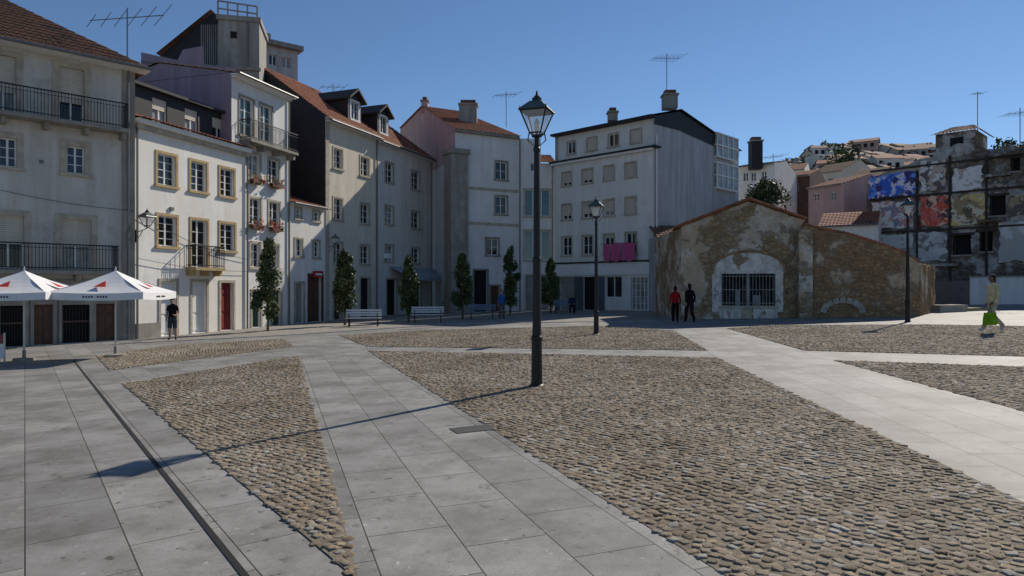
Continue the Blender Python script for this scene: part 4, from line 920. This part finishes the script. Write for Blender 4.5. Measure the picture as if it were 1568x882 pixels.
# ================= people
skin=M('skin',(.42,.25,.17),.6,.1,5,0); skd=M('skin_dark',(.13,.07,.045),.6,.1,5,0); hair=M('hair_dark',(.015,.012,.010),.8,.3,20,.3,60,spec=.2)
def cl(n,c): return M('cloth_'+n,c,.95,.35,7,.6,12,spec=.05)
def person(name,loc,yaw,height,J={},shirt=None,pants=None,sleeve='short',leg='long',shoe=None,sk=skin,headturn=(0,0),hairlen=0,grip=False):
    s=height/1.74
    j=dict(pel=(0,0,.95),spi=(0,0,1.13),che=(0,.0,1.33),nb=(0,.01,1.46),ne=(0,0,1.53),he=(0,-.015,1.63),
        sL=(.165,0,1.40),eL=(.22,.02,1.13),wL=(.235,-.03,.88),hL=(.235,-.05,.80),
        sR=(-.165,0,1.40),eR=(-.22,.02,1.13),wR=(-.235,-.03,.88),hR=(-.235,-.05,.80),
        pL=(.09,0,.90),kL=(.10,-.01,.50),aL=(.10,.02,.09),tL=(.12,-.14,.035),
        pR=(-.09,0,.90),kR=(-.10,-.01,.50),aR=(-.10,.02,.09),tR=(-.12,-.14,.035)); j.update(J)
    R=dict(pel=(.16,.125),spi=(.145,.11),che=(.17,.12),nb=(.085,.075),ne=(.056,.058),he=(.06,.07),sL=(.065,.065),eL=(.048,.048),wL=(.032,.028),hL=(.036,.02),sR=(.065,.065),eR=(.048,.048),wR=(.032,.028),hR=(.036,.02),
        pL=(.10,.11),kL=(.062,.065),aL=(.042,.045),tL=(.042,.032),pR=(.10,.11),kR=(.062,.065),aR=(.042,.045),tR=(.042,.032))
    if leg=='long':
        for q in ('kL','kR'): R[q]=(.080,.084)
        for q in ('aL','aR'): R[q]=(.062,.066)
    else:
        for q in ('kL','kR'): R[q]=(.085,.088)
    names=list(j); E=[('pel','spi'),('spi','che'),('che','nb'),('nb','ne'),('ne','he'),('che','sL'),('sL','eL'),('eL','wL'),('wL','hL'),('che','sR'),('sR','eR'),('eR','wR'),('wR','hR'),
       ('pel','pL'),('pL','kL'),('kL','aL'),('aL','tL'),('pel','pR'),('pR','kR'),('kR','aR'),('aR','tR')]
    me=bpy.data.meshes.new('tmp'); me.from_pydata([j[n] for n in names],[(names.index(a),names.index(b)) for a,b in E],[]); ob=bpy.data.objects.new('tmp',me); scene.collection.objects.link(ob)
    ob.modifiers.new('Skin','SKIN'); sv=me.skin_vertices[0].data
    for i,n in enumerate(names): sv[i].radius=R[n]; sv[i].use_root=(n=='pel')
    sb=ob.modifiers.new('Sub','SUBSURF'); sb.levels=2; sb.render_levels=2
    dg=bpy.context.evaluated_depsgraph_get(); ev=ob.evaluated_get(dg); m2=bpy.data.meshes.new_from_object(ev)
    bpy.data.objects.remove(ob)
    ms=[shirt,pants,sk,shoe,hair,white,dark]
    lab={}
    for a,b in E:
        k=(a,b)
        if b in('sL','sR','spi','che','nb'): lab[k]=0
        elif b in('eL','eR'): lab[k]=0
        elif b in('wL','wR'): lab[k]=0 if sleeve=='long' else 2
        elif b in('hL','hR','ne','he'): lab[k]=2
        elif b in('pL','pR','kL','kR'): lab[k]=1
        elif b in('aL','aR'): lab[k]=1 if leg=='long' else 2
        else: lab[k]=3
    V=[v.co.copy() for v in m2.vertices]; Fs=[tuple(p.vertices) for p in m2.polygons]; mi=[]
    # gentle cloth folds on the surface
    for v in V: v += Vector((1,1,0))*.008*noise.noise(v*14)
    hem=j['pel'][2]+.015
    for p in m2.polygons:
        c=p.center; best=None
        for a,b in E:
            A,Bq=Vector(j[a]),Vector(j[b]); t=max(0,min(1,(c-A).dot(Bq-A)/((Bq-A).length_squared+1e-9))); dd=(c-A.lerp(Bq,t)).length/((R[a][0]*(1-t)+R[b][0]*t))
            l=lab[(a,b)]
            if (a,b) in (('pel','spi'),('spi','che'),('pel','pL'),('pel','pR')): l=0 if c.z>hem else 1
            if l==0 and b in('eL','eR') and sleeve=='short' and t>.62: l=2
            if best is None or dd<best[0]: best=(dd,l)
        mi.append(best[1])
    import bmesh
    hc=Vector(j['he'])+Vector((0,-.005,.015)); ty,tp=headturn
    from mathutils import Matrix
    Rh=Matrix.Rotation(ty,3,'Z')@Matrix.Rotation(tp,3,'X')
    def addico(cen,scl,mat,sub=2,fn=None,rot=None):
        bm=bmesh.new(); bmesh.ops.create_icosphere(bm,subdivisions=sub,radius=1); n0=len(V)
        for v in bm.verts:
            q=v.co.copy(); q=Vector((q.x*scl[0],q.y*scl[1],q.z*scl[2]))
            if fn: q=fn(q)
            V.append(hc+Rh@(Vector(cen)+q))
        for fa in bm.faces: Fs.append(tuple(n0+v.index for v in fa.verts)); mi.append(mat)
        bm.free()
    def hd(q):
        if q.z<-.03: q=Vector((q.x*(1-.9*(-.03-q.z)*4),q.y-.012,q.z))
        if q.y<-.06 and abs(q.x)<.02 and -.03<q.z<.015: q=q+Vector((0,-.022,0))
        return q
    addico((0,0,0),(.076,.096,.117),2,3,hd)
    for sx in(-1,1):
        addico((sx*.031,-.086,.006),(.011,.008,.007),5,1); addico((sx*.031,-.093,.006),(.005,.004,.005),6,1); addico((sx*.077,.008,-.005),(.012,.022,.032),2,1)
    addico((0,-.088,-.052),(.022,.008,.006),6,1)
    def hr(q):
        if q.y<-.045 and q.z<.055: q=Vector((q.x*.8,-.045,max(q.z,.045)))
        if q.z<-.05: q.z=-.05-hairlen*.5
        return q
    addico((0,.014,.018),(.084,.1,.112),4,3,hr)
    if hairlen>0: addico((0,.06,-.07),(.06,.05,.10+hairlen*.3),4,2)
    def tube(pts,rad,mat,seg=6):
        n0=len(V); pts=[Vector(p) for p in pts]
        for i,p in enumerate(pts):
            d=(pts[min(i+1,len(pts)-1)]-pts[max(i-1,0)]).normalized(); a=d.orthogonal().normalized(); b=d.cross(a)
            for k in range(seg): t=2*math.pi*k/seg; V.append(p+a*rad[i]*math.cos(t)+b*rad[i]*math.sin(t))
        for i in range(len(pts)-1):
            for k in range(seg): Fs.append((n0+i*seg+k,n0+i*seg+(k+1)%seg,n0+(i+1)*seg+(k+1)%seg,n0+(i+1)*seg+k)); mi.append(mat)
        Fs.append(tuple(n0+(len(pts)-1)*seg+k for k in range(seg))); mi.append(mat)
    for sd in('L','R'):
        w=Vector(j['w'+sd]); h=Vector(j['h'+sd]); d=(h-w).normalized(); ac=Vector((0,-1,0)); ac=(ac-d*ac.dot(d)).normalized(); inw=d.cross(ac)*(1 if sd=='L' else -1)
        for q,l in ((-.027,.06),(-.009,.072),(.009,.076),(.027,.068)):
            b=h-d*.015+ac*q; tube([b,b+d*l*.45,b+d*l*.8+inw*.012,b+d*l+inw*.03],[.0095,.009,.008,.006],2)
        b=w.lerp(h,.45)+ac*.02; tube([b,b+ac*.025+d*.02,b+ac*.035+d*.055],[.011,.010,.007],2)
    nm=bpy.data.meshes.new(name); x,y=loc; g=gz(x); cy,sy=math.cos(yaw),math.sin(yaw)
    W=[(x+s*(v.x*cy-v.y*sy),y+s*(v.x*sy+v.y*cy),g+.012+s*v.z) for v in V]
    nm.from_pydata(W,[],Fs)
    for m in ms: nm.materials.append(m)
    nm.polygons.foreach_set('material_index',mi); nm.polygons.foreach_set('use_smooth',[True]*len(Fs)); nm.update()
    o=bpy.data.objects.new(name,nm); scene.collection.objects.link(o); return o,lambda p:(x+s*(p[0]*cy-p[1]*sy),y+s*(p[0]*sy+p[1]*cy),g+s*p[2])
blk=cl('black',(.015,.015,.017)); gr=cl('grey',(.10,.10,.11)); shoe=cl('shoe',(.04,.04,.04)); wshoe=cl('shoe_white',(.5,.5,.5))
person('standing_man',G(264,521),.15,1.66,dict(eL=(.24,.03,1.14),wL=(.17,-.16,1.03),hL=(.12,-.22,1.05),kL=(.12,-.04,.50),aL=(.13,.03,.09),tL=(.17,-.13,.035),he=(0,-.045,1.62)),blk,cl('shorts',(.06,.07,.08)),'short','short',shoe,headturn=(.1,.35))
walk=dict(kL=(.10,-.14,.52),aL=(.10,-.20,.12),tL=(.11,-.36,.07),kR=(-.10,.02,.50),aR=(-.10,.26,.17),tR=(-.11,.16,.04),eL=(.22,.10,1.15),wL=(.22,.14,.90),hL=(.22,.13,.82),eR=(-.22,-.06,1.14),wR=(-.22,-.22,.92),hR=(-.22,-.26,.85))
person('woman_in_red',G(1034,495),2.9,1.62,dict(walk),cl('red',(.35,.02,.02)),blk,'long','long',shoe,hairlen=.1)
person('woman_in_black',G(1056,495),3.3,1.72,dict(walk,eR=(-.24,.03,1.14),wR=(-.23,-.10,.92),hR=(-.22,-.14,.85)),blk,cl('maroon',(.03,.015,.02)),'long','long',shoe,hairlen=.12)
person('man_in_blue',G(768,489),.3,1.62,dict(aL=(.13,.02,.09),tL=(.17,-.13,.035),kL=(.12,-.02,.5)),cl('blue',(.04,.12,.32)),gr,'long','long',shoe)
wf=dict(walk,kL=(.10,-.22,.52),aL=(.10,-.42,.12),tL=(.11,-.56,.10),kR=(-.10,.12,.48),aR=(-.10,.45,.20),tR=(-.11,.38,.05),pel=(0,0,.90),pL=(.09,0,.86),pR=(-.09,0,.86),eR=(-.22,.12,1.15),wR=(-.22,.05,.92),hR=(-.22,-.01,.86),eL=(.24,-.02,1.12),wL=(.25,-.20,.93),hL=(.25,-.27,.88))
o,T=person('walking_woman',G(1520,510),-1.45,1.76,wf,cl('cream',(.66,.58,.36)),cl('beige',(.50,.43,.31)),'long','long',wshoe,sk=skd,hairlen=.05)
B=Bd('green_shopping_bag'); bg=cl('lime',(.20,.38,.02))
hx=(.28,-.34); pts=lambda w,d,z:[T((hx[0]+a*d,hx[1]+b*w,z)) for a,b in((-1,-1),(1,-1),(1,1),(-1,1))]
lv=[pts(.16,.06,.26),pts(.175,.08,.29),pts(.175,.07,.45),pts(.165,.04,.63)]
B.boxp('bag_body',bg,lv[0]+lv[1]); B.boxp('bag_body',bg,lv[1]+lv[2]); B.boxp('bag_body',bg,lv[2]+lv[3])
for e in(-.03,.03): B.tube('handles',blk,[T((hx[0]+e,hx[1]-.06,.62)),T((hx[0]-.02,hx[1]+.03,.83)),T((hx[0]+e,hx[1]+.08,.62))],.007,5)
B.done()
sx,sy=G(876,480)
person('seated_person',(sx,sy),-.1,1.68,dict(pel=(0,.0,.53),spi=(0,.03,.72),che=(0,.02,.92),nb=(0,.02,1.05),ne=(0,.0,1.12),he=(0,-.03,1.21),sL=(.17,.01,1.0),eL=(.22,-.06,.76),wL=(.14,-.28,.66),hL=(.10,-.34,.62),sR=(-.17,.01,1.0),eR=(-.22,-.06,.76),wR=(-.14,-.28,.66),hR=(-.10,-.34,.62),
 pL=(.09,-.03,.52),kL=(.12,-.43,.50),aL=(.13,-.42,.09),tL=(.15,-.58,.035),pR=(-.09,-.03,.52),kR=(-.12,-.43,.50),aR=(-.13,-.38,.09),tR=(-.15,-.54,.035)),cl('navy',(.03,.04,.08)),blk,'long','long',shoe)
# ================= world, sun, camera
el=math.radians(36.6); az=math.atan2(4.55,5.45)
w=bpy.data.worlds.new('World'); scene.world=w; w.use_nodes=True; nt=w.node_tree; bg_=nt.nodes['Background']
sky=nt.nodes.new('ShaderNodeTexSky'); sky.sky_type='NISHITA'; sky.sun_disc=False; sky.sun_elevation=el; sky.sun_rotation=az; sky.altitude=1500; sky.air_density=1.0; sky.dust_density=.05; sky.ozone_density=4
hs_=nt.nodes.new('ShaderNodeHueSaturation'); hs_.inputs['Saturation'].default_value=1.05
nt.links.new(sky.outputs[0],hs_.inputs['Color']); nt.links.new(hs_.outputs[0],bg_.inputs['Color']); bg_.inputs['Strength'].default_value=.095
L=bpy.data.lights.new('sun','SUN'); L.energy=4.9; L.angle=math.radians(.5); L.color=(1,.92,.80); lo=bpy.data.objects.new('sun',L); scene.collection.objects.link(lo)
D=Vector((math.sin(az)*math.cos(el),math.cos(az)*math.cos(el),math.sin(el))); lo.rotation_euler=D.to_track_quat('Z','Y').to_euler(); lo.location=(20,20,40)
cam=bpy.data.cameras.new('camera'); cam.lens=1050/1568*36; cam.sensor_width=36; cam.clip_end=3000; cam.clip_start=.05
co=bpy.data.objects.new('camera',cam); scene.collection.objects.link(co); co.location=(0,0,H); co.rotation_euler=(math.radians(90),0,0); scene.camera=co
scene.view_settings.view_transform='Standard'; scene.view_settings.look='None'; scene.view_settings.exposure=0
